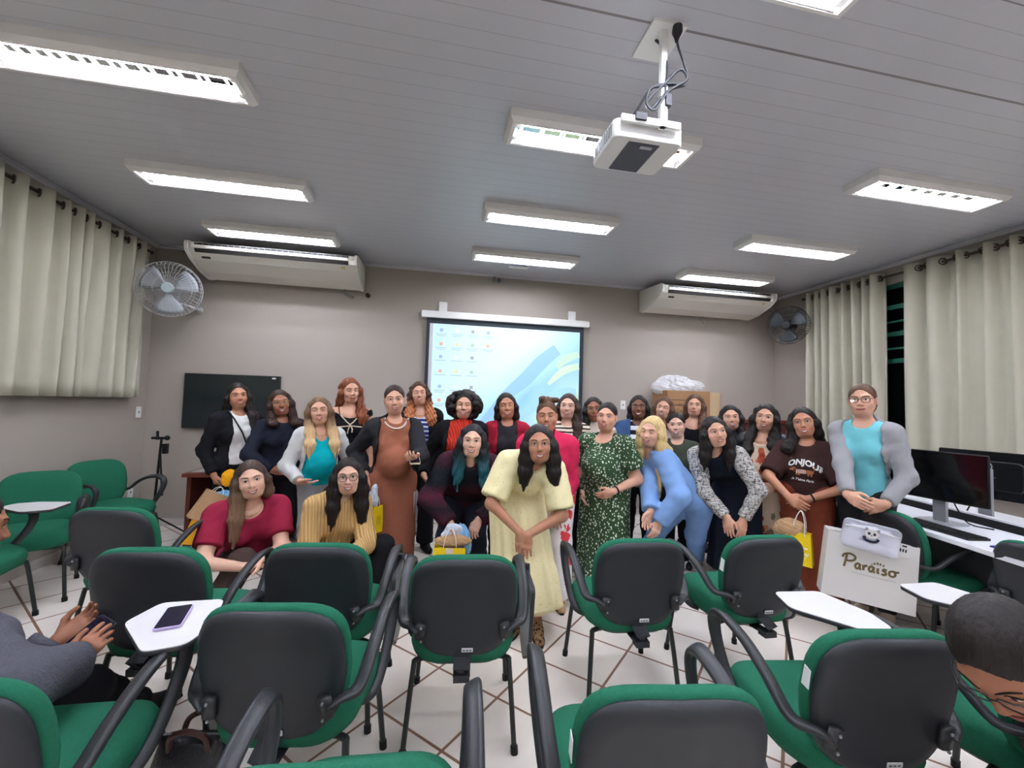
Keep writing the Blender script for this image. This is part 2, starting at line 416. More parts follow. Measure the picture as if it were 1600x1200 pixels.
# ------------------------------------------------------------------ wall fans
M_wire = mat('fan_wire_grey', (170, 172, 172), .35, .5)
M_wireb = mat('fan_wire_black', (34, 36, 38), .4, .5)
M_blade = mat('fan_blade_grey', (150, 155, 158), .4, .4)
M_bladeb = mat('fan_blade_dark', (74, 80, 84), .4, .4)
def make_fan(c, face, wall, mw, mb_, mh, label, R=.275):
    f = np.array(face, float); f /= np.linalg.norm(f)
    r = empty('wall_fan', c, 0, label, 'wall fan')
    a = np.cross(f, (0, 0, 1)); a /= np.linalg.norm(a); b = np.cross(a, f)
    P = lambda u, v, w: a*u+b*v+f*w
    g = MB()
    for rad, w in ((R, 0.), (R*.97, .045), (R*.72, .075), (R*.42, .088), (R*.97, -.045), (R*.7, -.08)): g.torus(f*w, f, rad, .0035 if rad == R else .0022, 40, 5)
    for side in (1, -1):
        for k in range(44):
            t = 2*math.pi*k/44; u, v = math.cos(t), math.sin(t)
            g.tube([P(u*.055, v*.055, side*.092), P(u*R*.5, v*R*.5, side*.085), P(u*R*.85, v*R*.85, side*.062), P(u*R, v*R, 0)], .0016, 4)
    g.build('guard', mw, r, smooth=True)
    MB().lathe([(0, .105), (.045, .103), (.055, .09), (.05, .08)], (0, 0, 0), f).build('guard_badge', mh, r, smooth=True)
    bl = MB()
    for k in range(3):
        t = 2*math.pi*k/3+.5; R_ = []
        for q in np.linspace(.2, 1, 7):
            wid = .35+.75*math.sin(q*2.3)
            row = []
            for e in np.linspace(-1, 1, 6):
                an = t+e*wid*.55; rad = q*R*.88
                row.append(P(math.cos(an)*rad, math.sin(an)*rad, .02*e))
            R_.append(row)
        bl.rings(R_, cap=False, closed=False)
    bo = bl.build('blades', mb_, r, smooth=True, angle=0)
    md = bo.modifiers.new('t', 'SOLIDIFY'); md.thickness = .004
    mo = MB(); mo.lathe([(0, -.2), (.05, -.195), (.075, -.16), (.08, -.11), (.07, -.07), (.03, -.03), (.03, .06), (0, .065)], (0, 0, 0), f)
    mo.build('motor', M_dark if mw is M_wireb else mat('fan_motor_grey', (120, 124, 126), .4), r, smooth=True)
    w = np.array(wall, float)-np.array(c)
    s = MB(); s.tube([f*-.15, f*-.15+(0, 0, -.1), w*.7+np.array((0, 0, -.09)), w+np.array((0, 0, -.09))], .016, 8)
    s.ball(tuple(w+np.array((0, 0, -.09))), .04, 10)
    s.build('wall_bracket', mat('fan_bracket_grey', (170, 170, 168), .4), r, smooth=True)
    return r
make_fan((-2.62, 4.74, 2.50), (.30, -1, -.04), (-2.62, YB, 2.5), M_wire, M_blade, mat('fan_badge_grey', (150, 165, 165), .4), 'grey wire wall fan in the left corner beside the curtain')
make_fan((4.62, 4.72, 2.60), (-.98, -.62, -.12), (XR, 4.95, 2.6), M_wireb, M_bladeb, M_wireb, 'black caged wall fan in the right corner beside the curtain', .25)

# ------------------------------------------------------------------ television
t = empty('television', (-2.21, YB, 1.08), 0, 'large dark flat television mounted on the back wall at left', 'television')
MB().box((-.49, -.055, 0), (.49, -.02, .61)).build('screen_body', mat('tv_bezel', (24, 26, 28), .35), t)
MB().box((-.481, -.0562, .014), (.481, -.0545, .602)).build('screen_panel', mat('tv_panel', (30, 37, 38), .12, .5), t)
MB().box((.405, -.0572, .575), (.445, -.056, .59)).build('sticker', mat('paper_white', (225, 225, 222), .7), t)
MB().box((-.2, -.025, .15), (.2, -.001, .45)).build('wall_mount', M_dark, t)

# ------------------------------------------------------------------ projection screen with a projected desktop picture
s = empty('projection_screen', (.94, YB-.075, 0), 0, 'pull-down projection screen showing a computer desktop on the back wall', 'projection screen')
MB().prism(rrect(2.18, .085, .02), -.045, .04, .008, frame((0, 0, 2.53), (1, 0, 0), (0, 0, 1))).build('roller_case', M_white, s)
for x in (-.83, .86): MB().box((x-.05, .02, 2.58), (x+.05, .073, 2.70)).build('wall_bracket', M_white, s)
MB().torus((-1.1, 0, 2.53), (0, 1, 0), .022, .006, 14, 6).build('case_ring', M_greyp, s, smooth=True)
M_sblack = mat('screen_black_border', (40, 50, 58), .7)
MB().box((-1.025, .0, .95), (1.02, .003, 2.49)).build('border', M_sblack, s)
MB().cyl((-1.04, .002, .95), (1.04, .002, .95), .014, 10).build('bottom_bar', M_dark, s, smooth=True)
def screen_mat():
    g = N('projected_desktop'); x, y, z = g.xyz()
    # soft diagonal brush of blue and green on a pale aqua ground
    w = g.noise(2.2, 3., g.scale((1, 1, 1)))
    d = g.math('SUBTRACT', g.math('ADD', z, g.math('MULTIPLY', w, .35)), g.math('MULTIPLY', x, .78))
    base = g.ramp(g.math('ADD', g.math('MULTIPLY', d, .42), -.28), [(0., lin((190, 214, 158))), (.1, lin((196, 222, 170))), (.24, lin((156, 206, 232))), (.36, lin((128, 186, 226))), (.46, lin((166, 216, 232))), (.62, lin((196, 230, 232))), (1., lin((188, 228, 234)))])
    st = g.noise(3., 4., g.n('ShaderNodeVectorMath', operation='MULTIPLY', i0=g.n('ShaderNodeVectorRotate', rotation_type='Y_AXIS', i0=g.co()).outputs[0], i1=(1, 1, 1)).outputs[0])
    col = g.mix(g.math('MULTIPLY', st, .35), base, lin((222, 238, 226)))
    return g.fin(col, .8, .1, Emission_Color=col, Emission_Strength=.09)
MB().box((-.985, -.002, 1.0), (.967, .0, 2.42)).build('picture', screen_mat(), s)
MB().box((-.985, -.003, 1.0), (-.945, -.0015, 2.42)).build('picture_edge', mat('screen_edge_grey', (196, 200, 204), .8), s)
ME = lambda n, c, st=.45: emis('screen_'+n, c, st*.24) if True else emis('screen_'+n, c, st)
# brush stroke shapes of the wallpaper
def strip(nm, pts, wid, m, y):
    P = catmull(pts, 8); V = []
    Fs = []
    for i, p in enumerate(P):
        t_ = P[min(i+1, len(P)-1)]-P[max(i-1, 0)]; n_ = np.array([-t_[1], t_[0]]); n_ = n_/np.linalg.norm(n_)*np.interp(i/(len(P)-1), np.linspace(0, 1, len(wid)), wid)
        V += [(p[0]+n_[0], y, p[1]+n_[1]), (p[0]-n_[0], y, p[1]-n_[1])]
        if i: a = 2*i; Fs.append([a-2, a-1, a+1, a])
    return mesh_np(nm, V, Fs, m, s, smooth=False)
strip('wallpaper_stroke', [(-.35, 1.15), (.0, 1.55), (.25, 1.78), (.45, 2.0), (.66, 2.18)], [.02, .07, .09, .09, .075], ME('blue', (146, 188, 220), .4), -.0032)
strip('wallpaper_stroke', [(.1, 1.2), (.4, 1.45), (.75, 1.6), (.93, 1.62)], [.03, .06, .08, .05], ME('aqua', (160, 204, 228), .4), -.0030)
strip('wallpaper_stroke', [(.66, 1.94), (.78, 2.06), (.96, 2.13)], [.03, .06, .04], ME('leaf', (184, 214, 190), .42), -.0031)
strip('wallpaper_stroke', [(.55, 1.72), (.75, 1.9), (.96, 1.97)], [.02, .05, .04], ME('lime', (198, 220, 192), .42), -.0033)
random.seed(11)
cl = [(70, 130, 220), (90, 180, 120), (236, 240, 240), (225, 120, 60), (70, 80, 90), (240, 200, 80)]
rowz = [2.34, 2.17, 2.01, 1.83, 1.64, 1.47]; cn_ = [4, 4, 3, 3, 3, 1]
names = [['Computador', 'Rede', 'Documentos\nde trabalho', 'Apresentacao\nfinal'], ['Arquivos\ncurso', 'Planilhas', 'Relatorio\ngestantes', 'Cronograma\noficina'], ['Lixeira', 'PDF', 'Fotos'], ['Navegador', 'Imagens curso', 'Calendario'], ['Aulas\nsalvas', 'Impressora', 'Musica\naula'], ['Videos\naula']]
for i, z in enumerate(rowz):
    for j in range(cn_[i]):
        x = -.84+j*.195
        c = cl[(i*3+j*2) % 6]
        MB().box((x-.02, -.0042, z-.018), (x+.02, -.003, z+.022)).build('desktop_icon', ME(f'icon{(i*3+j*2)%6}', tuple(int(v*.4+205*.6) for v in c), .4), s)
        for q, wq in enumerate((.07, .055)[:1 if i > 1 and i < 4 else 2]):
            MB().box((x-wq, -.0042, z-.052-q*.022), (x+wq, -.003, z-.040-q*.022)).build('icon_caption', ME('caption', (168, 196, 200), .35), s)

# camera dome and exit-light like sensor near the ceiling
o = MB().box((-.03, -.05, -.03), (.005, 0, .03)).build('security_sensor', M_greyp); o.location = (.76, YB, 3.05)
MB().ball((.045, -.03, -.01), .03, 12).build('sensor_head', mat('sensor_dark', (88, 92, 98), .4), o, smooth=True)
tag(o, 'small grey sensor on the back wall just under the ceiling', 'sensor')
e = empty('emergency_light', (.96, 4.78, CH), 0, 'small rectangular light fitting on the ceiling above the screen', 'emergency light')
MB().prism(rrect(.22, .06, .012), -.06, 0, .004).build('housing', M_white, e)
MB().box((-.1, -.034, -.05), (.1, -.0305, -.015)).build('lens', mat('violet_lens', (168, 168, 196), .3), e)

# ------------------------------------------------------------------ projector
M_proj = mat('projector_white', (226, 226, 224), .4, .4)
r = empty('projector', (.895, 1.57, 2.615), math.radians(0), 'white ceiling projector hanging on a white pole', 'projector')
MB().prism(rrect(.33, .26, .03), .0, .085, .01, frame((-.0, .19, 0), (1, 0, 0), (0, 1, 0))).build('body', M_proj, r, smooth=True)
MB().box((-.085, .085, -.004), (.06, .30, .004)).build('vent_panel', mat('projector_vent', (84, 88, 98), .5, var=(60, .2)), r)
MB().box((-.02, .10, -.0055), (.035, .118, -.003)).build('panel_label', mat('label_grey', (190, 192, 196), .6), r)
MB().lathe([(.0, 0), (.032, 0), (.035, -.03), (.03, -.035)], (.08, .335, .045), (0, 1, 0)).build('lens', M_dark, r, smooth=True)
MB().box((-.145, .03, .0), (.13, .045, .03), c=(0, 0, .05)).build('crossbar', M_white, r)
pl = MB(); pl.box((.035, .03, .05), (.06, .055, .503)); pl.box((.032, .026, .05), (.063, .03, .25))
pl.build('pole', M_white, r)
MB().box((-.02, .0, .49), (.14, .2, .503)).build('ceiling_plate', M_white, r)
cb = MB(); cs = lambda L: [(x+.06, y+.11, z) for x, y, z in L]
loop = catmull(cs([(.03, -.11, .48), (.035, -.10, .42), (.075, -.09, .34), (.09, -.09, .27), (.02, -.08, .24), (-.08, -.09, .20), (-.10, -.09, .13), (-.06, -.09, .11), (.0, -.09, .2), (.08, -.1, .26), (.05, -.1, .30), (-.02, -.09, .23), (-.09, -.08, .15), (-.07, -.08, .12), (.0, -.08, .21), (.08, -.09, .245), (-.06, -.08, .22), (-.14, -.05, .1), (-.2, .07, .05)]), 6)
cb.tube(loop, .0055, 6)
cb.tube(catmull(cs([(-.02, -.02, .49), (-.01, -.06, .42), (.0, -.08, .3), (-.01, -.08, .2), (.0, -.07, .12), (-.05, -.02, .08), (-.06, .0, .07)]), 5), .0065, 6)
cb.lathe([(0, 0), (.02, .002), (.022, .03), (.012, .05), (.006, .07)], (.09, .0, .487), (0, .1, -1), 12)
cb.box((.05, .015, .14), (.076, .04, .19))
cb.box((-.085, .02, .06), (-.035, .05, .09))
cb.build('cables', mat('cable_black', (44, 46, 52), .5), r, smooth=True)
sd = MB()
for k in range(9): sd.box((-.1665, .09+k*.022, .02), (-.1645, .10+k*.022, .07))
sd.build('side_vents', mat('vent_shadow_grey', (96, 98, 104), .6), r)

# ------------------------------------------------------------------ wall sockets
def socket(c, n, label, h=.12):
    c = np.array(c, float); n = np.array(n, float); rt = np.cross((0, 0, 1), n)
    r = empty('wall_socket', c, 0, label, 'wall socket')
    f = frame((0, 0, 0), rt, (0, 0, 1))
    MB().prism(rrect(.075, h, .008), 0, .01, .003, f).build('cover_plate', M_white, r)
    MB().prism([(.012*math.cos(a), .012*math.sin(a)) for a in np.linspace(0, 6.28, 10, endpoint=False)], .0095, .0112, 0, f).build('outlet', M_greyp, r)
socket((XL, 5.20, 1.245), (1, 0, 0), 'white socket plate on the left wall below the curtain end')
socket((XL, 5.16, .40), (1, 0, 0), 'white socket plate low on the left wall behind the green chair')
socket((2.57, YB, 1.48), (0, -1, 0), 'white switch plate on the back wall right of the screen')

# ================================================================== CHAIRS
M_cush = mat('green_chair_fabric', (36, 104, 78), .9, .15, var=(140, .16), bmp=(420, .25))
M_shell = mat('charcoal_chair_shell', (42, 44, 48), .5, .4, bmp=(500, .12))
M_arm = mat('black_armrest_plastic', (44, 45, 48), .4, .45, bmp=(350, .06))
M_leg = mat('black_chair_tube', (34, 38, 37), .4, .5)
M_tab = mat('grey_laminate', (206, 203, 203), .35, .4, var=(30, .02))
M_tabedge = mat('tablet_dark_edge', (52, 50, 54), .5)
M_tabund = mat('tablet_grey_underside', (150, 152, 152), .55, .3, var=(8, .06))
M_sticker = mat('asset_sticker', (208, 208, 206), .6)
M_ink = mat('sticker_print', (96, 98, 100), .7)

def back_outline(w, h, n=40, low=.80):
    """shield-like outline of a backrest in (x, z), counter-clockwise, centred"""
    P = []
    for k in range(n):
        a = 2*math.pi*k/n; c, s_ = math.cos(a), math.sin(a); e = 2/3.6
        x = abs(c)**e*math.copysign(1, c)*w/2; z = abs(s_)**e*math.copysign(1, s_)*h/2
        if z < 0: x *= 1-(1-low)*(min(1, -z/(h/2)))**1.6
        P.append((x, z))
    return P
def back_shape(out, prof, curve=.42):
    """stack outlines along y with insets; bowed so the middle lies further back"""
    R = []
    for ins, y in prof:
        r = []
        for x, z in out:
            l = math.hypot(x, z); k = max(0., (l-ins)/l) if l else 0
            X, Z = x*k, z*k
            r.append((X, y+curve*X*X-.10*Z*Z, Z))
        R.append(r)
    return R
def tilt(R, a, c):
    ca, sa = math.cos(a), math.sin(a)
    return [[(x, c[1]+y*ca-z*sa*-1*-1, c[2]+z*ca+y*sa) for x, y, z in r] for r in R]
def make_chair(tablet=None, tabside=1, sidetag=False, tsh=(0, 0)):
    r = empty('chair')
    # seat: foam pad with a rounded waterfall front
    out = [(x, y) for x, y in [(p[0]*(1-.10*(p[1] < 0)*min(1, -p[1]/.2)), p[1]) for p in rrect(.475, .48, .13, 7, 0, -.02)]]
    R = []
    for ins, z in ((.16, .372), (.035, .370), (.010, .384), (0, .415), (.004, .445), (.016, .466), (.05, .480), (.10, .481), (.17, .478)):
        R.append([(x*(1-ins/.24), y*(1-ins/.24), z-.03*max(0, (y*(1-ins/.24)-.12))/.1*.5) for x, y in out])
    MB().rings(R).build('seat', M_cush, r, smooth=True, angle=0)
    o2 = [(x*.93, y*.93) for x, y in out]
    MB().rings([[(x*k, y*k, z) for x, y in o2] for k, z in ((.8, .356), (.9, .360), (.95, .374), (.9, .385))]).build('seat_pan', M_shell, r, smooth=True)
    # backrest
    c = (0, -.285, .618); a = math.radians(11)
    o = back_outline(.435, .425)
    MB().rings(tilt(back_shape(o, ((.17, -.008), (.05, -.020), (.02, -.019), (.004, -.008), (.0, .002), (.006, .012))), a, c)).build('backrest_shell', M_shell, r, smooth=True, angle=0)
    og = back_outline(.45, .433)
    MB().rings(tilt(back_shape(og, ((.012, .008), (.002, .016), (0, .03), (.006, .046), (.03, .06), (.09, .068), (.17, .064))), a, c)).build('backrest_cushion', M_cush, r, smooth=True, angle=0)
    def onback(x, z, y=-.026):
        return tilt([[(x, y+.42*x*x-.10*z*z, z)]], a, c)[0][0]
    # asset sticker low on the shell
    p = onback(.02, -.165)
    fr = frame(p, (1, 0, 0), (0, -math.sin(a), math.cos(a)))
    st = MB().prism(rrect(.046, .017, .002), -.001, .0012, 0, fr).build('asset_sticker', M_sticker, r)
    k = MB()
    for i in range(3): k.box((-.018+i*.013, -.004, .0011), (-.009+i*.013, .002, .0016), np.array(fr)[:3, :3], p)
    k.build('print', M_ink, st)
    # bracket joining back and seat
    b = MB(); pa = onback(0, -.20, -.020)
    b.tube([onback(0, -.15, -.012), pa, (0, -.322, .40), (0, -.305, .36), (0, -.2, .352), (0, -.1, .352)], .034, 8, rb=.007, up=(0, 1, 0))
    b.box((-.032, -.318, .345), (.032, -.27, .372))
    b.build('back_bracket', M_shell, r, smooth=True, angle=35)
    # arm loops
    for sx in (-1, 1):
        A = onback(.175*sx, -.085, -.03); B = onback(.20*sx, -.075, -.02)
        path = catmull([A, B, (sx*.245, -.225, .545), (sx*.262, -.14, .615), (sx*.265, -.03, .662), (sx*.265, .09, .678), (sx*.265, .155, .66), (sx*.262, .172, .61), (sx*.258, .14, .53), (sx*.248, .07, .43), (sx*.235, .0, .385), (sx*.19, -.02, .365)], 5)
        n = len(path); t = np.linspace(0, 1, n)
        ra = list(np.interp(t, [0, .12, .3, .5, .6, .8, 1], [.026, .024, .022, .026, .024, .018, .02]))
        rb = list(np.interp(t, [0, .12, .3, .5, .6, .8, 1], [.007, .011, .014, .012, .014, .014, .010]))
        ar = MB(); ar.tube(path, ra, 12, rb=rb, sq=.6)
        ar.tube([onback(.165*sx, -.05, -.033), onback(.172*sx, -.118, -.030)], .022, 8, rb=.012, up=(0, 1, 0))
        ao = ar.build('armrest', M_arm, r, smooth=True, angle=0)
        for q in (-.06, -.115): MB().ball(onback(.165*sx, q, -.047), .005, 8).build('bolt', mat('bolt_steel', (170, 172, 174), .3, Metallic=.8), ao, smooth=True)
    # four splayed tube legs
    for sx in (-1, 1):
        for sy in (-1, 1):
            q = MB(); q.tube(catmull([(sx*.10, sy*.15, .358), (sx*.19, sy*.175, .356), (sx*.203, sy*.19, .32), (sx*.228, sy*.232, .02)], 4), .0115, 8)
            l = q.build('leg', M_leg, r, smooth=True)
            MB().cyl((sx*.2275, sy*.231, .03), (sx*.2295, sy*.2335, 0), .0155, 10).build('foot_cap', M_dark, l, smooth=True)
    if sidetag:
        p = tilt([[(-.2265, .035, .06)]], a, c)[0][0]
        MB().prism([(-.014, -.03), (.014, -.028), (.012, .03), (-.012, .032)], -.001, .001, 0, frame(p, (0, -1, -.2), (0, -.2, 1))).build('side_tag', mat('white_cloth_tag', (226, 226, 224), .8), r)
    poly = [(.05, .36), (.20, .375), (.36, .20), (.40, -.0), (.34, -.07), (.24, -.06), (.04, .20)]
    poly = [(x-.10, y+.10) for x, y in poly]
    if tablet == 'open':
        poly = [(-.02, .44), (.12, .46), (.275, .36), (.325, .16), (.30, .0), (.235, -.01), (-.05, .30)] if False else [(.06, .20), (.09, .335), (.29, .345), (.345, .16), (.325, .05), (.225, .02)]
        poly = [(x+tsh[0], y+tsh[1]) for x, y in poly]; poly = poly if area(poly) > 0 else poly[::-1]
        poly = [(p[0]*tabside, p[1]) for p in poly]; poly = poly if area(poly) > 0 else poly[::-1]
        tb = MB().prism(rounded(poly, .025), .699, .703, .001).build('writing_tablet', M_tab, r)
        MB().prism(rounded(poly, .025), .684, .699, .004).build('edge_band', M_tabedge, tb, smooth=True, angle=50)
        MB().tube([(tabside*.262, .10, .672), (tabside*.25, .16, .688), (tabside*.2, .2, .682)], .02, 8, rb=.008).build('tablet_hinge', M_arm, r, smooth=True)
    if tablet == 'folded':
        poly = rounded([(-.19, .0), (.14, .0), (.165, -.11), (.10, -.36), (-.02, -.40), (-.17, -.30)][::-1], .03)
        f = frame((tabside*.305, .02, .64), (0, tabside, 0), (tabside*.03, 0, 1))
        tb = MB().prism(poly, -.009, .007, .003, f).build('writing_tablet', M_tabedge, r)
        MB().prism([(x*.96, y*.96-.006) for x, y in poly], .007, .0085, 0, f).build('tablet_face', M_tabund, tb)
        MB().prism([(x*.96, y*.96-.006) for x, y in poly], -.0105, -.009, 0, f).build('tablet_face', M_tabund, tb)
        MB().tube([(tabside*.265, .05, .66), (tabside*.30, .05, .66), (tabside*.302, .05, .60)], .018, 8, rb=.008, up=(0, 1, 0)).build('tablet_hinge', M_arm, r, smooth=True)
    return r
def area(p): return sum(p[i-1][0]*p[i][1]-p[i][0]*p[i-1][1] for i in range(len(p)))
def rounded(poly, r, n=5):
    out = []; m = len(poly); P = [np.array(p, float) for p in poly]
    for i in range(m):
        a, b, c = P[i-1], P[i], P[(i+1) % m]; d1 = (a-b)/np.linalg.norm(a-b); d2 = (c-b)/np.linalg.norm(c-b)
        s, e = b+d1*r, b+d2*r
        for t in np.linspace(0, 1, n): out.append(tuple((1-t)**2*s+2*t*(1-t)*b+t*t*e))
    return out
protos = {}
def place_chair(x, y, deg, kind, label, group=None):
    if kind not in protos:
        protos[kind] = c = make_chair(*{'plain': (None, 1, False), 'tagged': (None, 1, True), 'open': ('open', 1, False), 'opentag': ('open', 1, True, (-.055, -.085)), 'foldR': ('folded', 1, False), 'foldL': ('folded', -1, False), 'openL': ('open', -1, False), 'foldtag': ('folded', 1, True)}[kind])
    else: c = copy_tree(protos[kind])
    c.location = (x, y, 0); c.rotation_euler = (0, 0, math.radians(deg))
    return tag(c, label, 'chair', group or 'green and black classroom armchairs')
CHAIRS = [
 (.19, 2.02, -5.5, 'foldR', 'green armchair with folded grey tablet, directly before the person in yellow'),
 (1.03, 2.14, -5, 'plain', 'green armchair without tablet, turned away, in front of the person in the green dotted dress'),
 (1.68, 2.13, -1, 'foldtag', 'white-tagged green armchair in front of the person with the tweed jacket'),
 (.60, 1.16, -8, 'tagged', 'nearest green armchair at the bottom middle, cropped at the frame edge, left armrest upright'),
 (1.36, 1.29, -8, 'opentag', 'near green armchair with open writing tablet, beside the bowed person at the right'),
 (-.40, 1.68, -8, 'foldL', 'large near black-backed chair right of the tablet with the phone, black bag beneath it'),
 (-.42, 2.23, -6, 'foldR', 'black-backed green chair in front of the person in the mustard sweater'),
 (-1.06, 2.24, -6, 'plain', 'black-backed green chair in front of the person in the maroon shirt'),
 (-1.62, 2.93, -8, 'plain', 'black-backed green chair behind another, left of the maroon-shirted person'),
 (-2.74, 3.58, -152, 'plain', 'green chair facing the camera by the left wall, wide front of its backrest showing'),
 (-2.68, 4.32, -115, 'plain', 'green chair against the left wall, farthest back, near the tripod stand'),
 (-2.63, 3.02, -78, 'openL', 'green chair at the left edge facing sideways, empty white tablet over its seat'),
 (-1.02, 1.41, -2, 'open', 'chair at the left edge under the person in the grey sweater, phone on tablet'),
 (-.13, 1.07, -4, 'plain', 'green chair at the bottom edge of which only the top and right armrest show'),
 (3.26, 1.53, -88, 'plain', 'black-backed chair at the right edge drawn up to the computer desk'),
 (3.25, 2.19, -103, 'plain', 'green chair at the computer desk, right of the person with the white paper bag'),
 (1.95, 1.20, -4, 'open', 'chair with open white tablet at the right, seat showing below the bowed person'),
]
for c_ in CHAIRS: place_chair(*c_)

# ================================================================== FURNITURE
M_mahog = mat('mahogany_wood', (92, 42, 32), .4, .4, var=(7, .22), stretch=(1, 1, 9))
M_mahogd = mat('mahogany_top', (108, 52, 42), .35, .45, var=(6, .15), stretch=(8, 1, 1))
d = empty('desk', (-1.50, 4.86, -.02), 0, 'reddish wooden desk by the back wall behind the people at left', 'desk')
MB().box((-.77, -.38, .69), (.77, .36, .725)).build('desktop', M_mahogd, d)
MB().box((-.735, -.30, .725), (.735, .33, .729)).build('writing_surface', mat('desk_grey_laminate', (150, 146, 142), .4), d)
for x in (-.72, .72): MB().box((x-.018, -.35, 0), (x+.018, .34, .69)).build('side_panel', M_mahog, d)
MB().box((-.70, .05, .12), (.70, .07, .69)).build('modesty_panel', M_mahog, d)
c = empty('cabinet', (3.87, 5.07, 0), 0, 'low mahogany cabinet against the back wall at right, under the cardboard boxes', 'cabinet')
MB().box((-.84, -.22, .05), (.84, .22, 1.29)).build('carcass', mat('cabinet_dark_wood', (52, 36, 34), .45, var=(8, .2), stretch=(1, 1, 8)), c)
MB().box((-.86, -.24, 1.29), (.86, .23, 1.335)).build('cabinet_top', M_mahogd, c)
MB().box((-.82, -.2, 0), (.82, .2, .05)).build('plinth', M_mahog, c)
for i in range(4):
    dr = MB().box((-.82+i*.41+.008, -.238, .07), (-.82+(i+1)*.41-.008, -.22, 1.27)).build('door', M_mahog, c)
    MB().cyl((-.82+i*.41+(.36 if i % 2 == 0 else .05), -.25, .68), (-.82+i*.41+(.36 if i % 2 == 0 else .05), -.25, .8), .006, 8).build('handle', M_greyp, dr, smooth=True)
M_card = mat('brown_cardboard', (160, 122, 88), .85, .15, var=(14, .07))
M_cardl = mat('pale_cardboard', (194, 168, 132), .85, .15, var=(14, .05))
M_print = mat('cardboard_print', (78, 56, 44), .85)
def carton(x0, x1, y0, y1, z0, z1, m, label, txt=None):
    b = empty('cardboard_box', ((x0+x1)/2, (y0+y1)/2, z0), 0, label, 'cardboard box')
    w, dd, h = (x1-x0)/2, (y1-y0)/2, z1-z0
    k = MB(); t = .005
    k.box((-w, -dd, 0), (w, -dd+t, h)).box((-w, dd-t, 0), (w, dd, h)).box((-w, -dd, 0), (-w+t, dd, h)).box((w-t, -dd, 0), (w, dd, h)).box((-w, -dd, 0), (w, dd, t))
    k.build('walls', m, b)
    fl = MB().box((-w, -dd, h), (w, -.004, h+.005)); fl.box((-w, .004, h), (w, dd, h+.006)); fl.build('top_flaps', m, b)
    MB().box((-w+.02, -.025, h+.006), (w-.02, .025, h+.0068)).build('packing_tape', mat('packing_tape', (186, 160, 120), .3), b)
    if txt:
        for i, (s_, xx, zz, sz) in enumerate(txt): text('printed_word', s_, sz, frame((xx, -dd-.001, zz), (1, 0, 0), (0, 0, 1)), M_print, b)
        MB().box((-w+.06, -dd-.0012, h-.12), (w-.25, -dd, h-.112)).build('printed_line', M_print, b)
        MB().box((-w+.06, -dd-.0012, h-.19), (w-.12, -dd, h-.178)).build('printed_line', M_print, b)
    return b
carton(2.98, 3.60, 4.90, 5.26, 1.335, 1.68, M_card, 'brown cardboard box with printing on the mahogany cabinet, plastic bag on top', [('Componentes', .02, .09, .07), ('FRAGIL', -.08, .165, .045)])
carton(3.615, 3.80, 4.96, 5.22, 1.335, 1.675, M_cardl, 'paler cardboard box standing right of the printed box on the cabinet')
# crumpled thin plastic bag
def crumple(name, c, r, sc, m, seed, parent=None, amp=.28):
    g = np.random.default_rng(seed); n, k = 26, 16; V = []; Fs = []
    dirs = g.normal(size=(26, 3)); dirs /= np.linalg.norm(dirs, axis=1)[:, None]; am = g.uniform(.4, 1, 26)
    for i in range(k+1):
        t = math.pi*i/k
        for j in range(n):
            q = 2*math.pi*j/n; d_ = np.array([math.sin(t)*math.cos(q), math.sin(t)*math.sin(q), math.cos(t)])
            f = 1+amp*np.sum(am*np.maximum(0, (dirs@d_)-.72)*3.5)-amp*.5+amp*.5*abs(math.sin(5*q+3*t+seed))
            V.append(d_*r*f*np.array(sc))
    for i in range(k):
        for j in range(n): Fs.append([i*n+j, (i+1)*n+j, (i+1)*n+(j+1) % n, i*n+(j+1) % n])
    o = mesh_np(name, V, Fs, m, parent, smooth=False); o.location = c
    return o
def film(nm, rgb, k):
    g = N(nm); t = g.n('ShaderNodeBsdfTransparent').outputs[0]; g.fin(lin(rgb), .3, .5)
    mx = g.n('ShaderNodeMixShader', i0=k, i1=t, i2=g.b.outputs[0]); g.t.links.new(mx.outputs[0], g.t.nodes['Material Output'].inputs['Surface']); return g.m
M_film = film('milky_plastic_film', (236, 238, 242), .5)
o = crumple('plastic_bag', (3.27, 5.06, 1.75), .105, (1.6, 1., .9), M_film, 3, None, .5)
tag(o, 'crumpled translucent plastic bag on top of the printed cardboard box', 'plastic bag')
# grey steel pedestal seen between the people at left
p = empty('drawer_pedestal', (-.12, 4.93, 0), 0, 'grey drawer pedestal on the floor behind the person in the brown dress', 'drawer unit')
MB().box((-.2, -.22, .03), (.2, .24, .56)).build('carcass', mat('pedestal_grey', (150, 148, 146), .5), p)
for i in range(3):
    f = MB().box((-.19, -.235, .04+i*.172), (.19, -.22, .205+i*.172)).build('drawer', mat('pedestal_front', (164, 162, 160), .5), p)
    MB().box((-.05, -.245, .15+i*.172), (.05, -.235, .165+i*.172)).build('handle', M_greyp, f)
for x in (-.17, .17):
    for y in (-.18, .2): MB().cyl((x, y, 0), (x, y, .03), .018, 8).build('foot', M_dark, p)

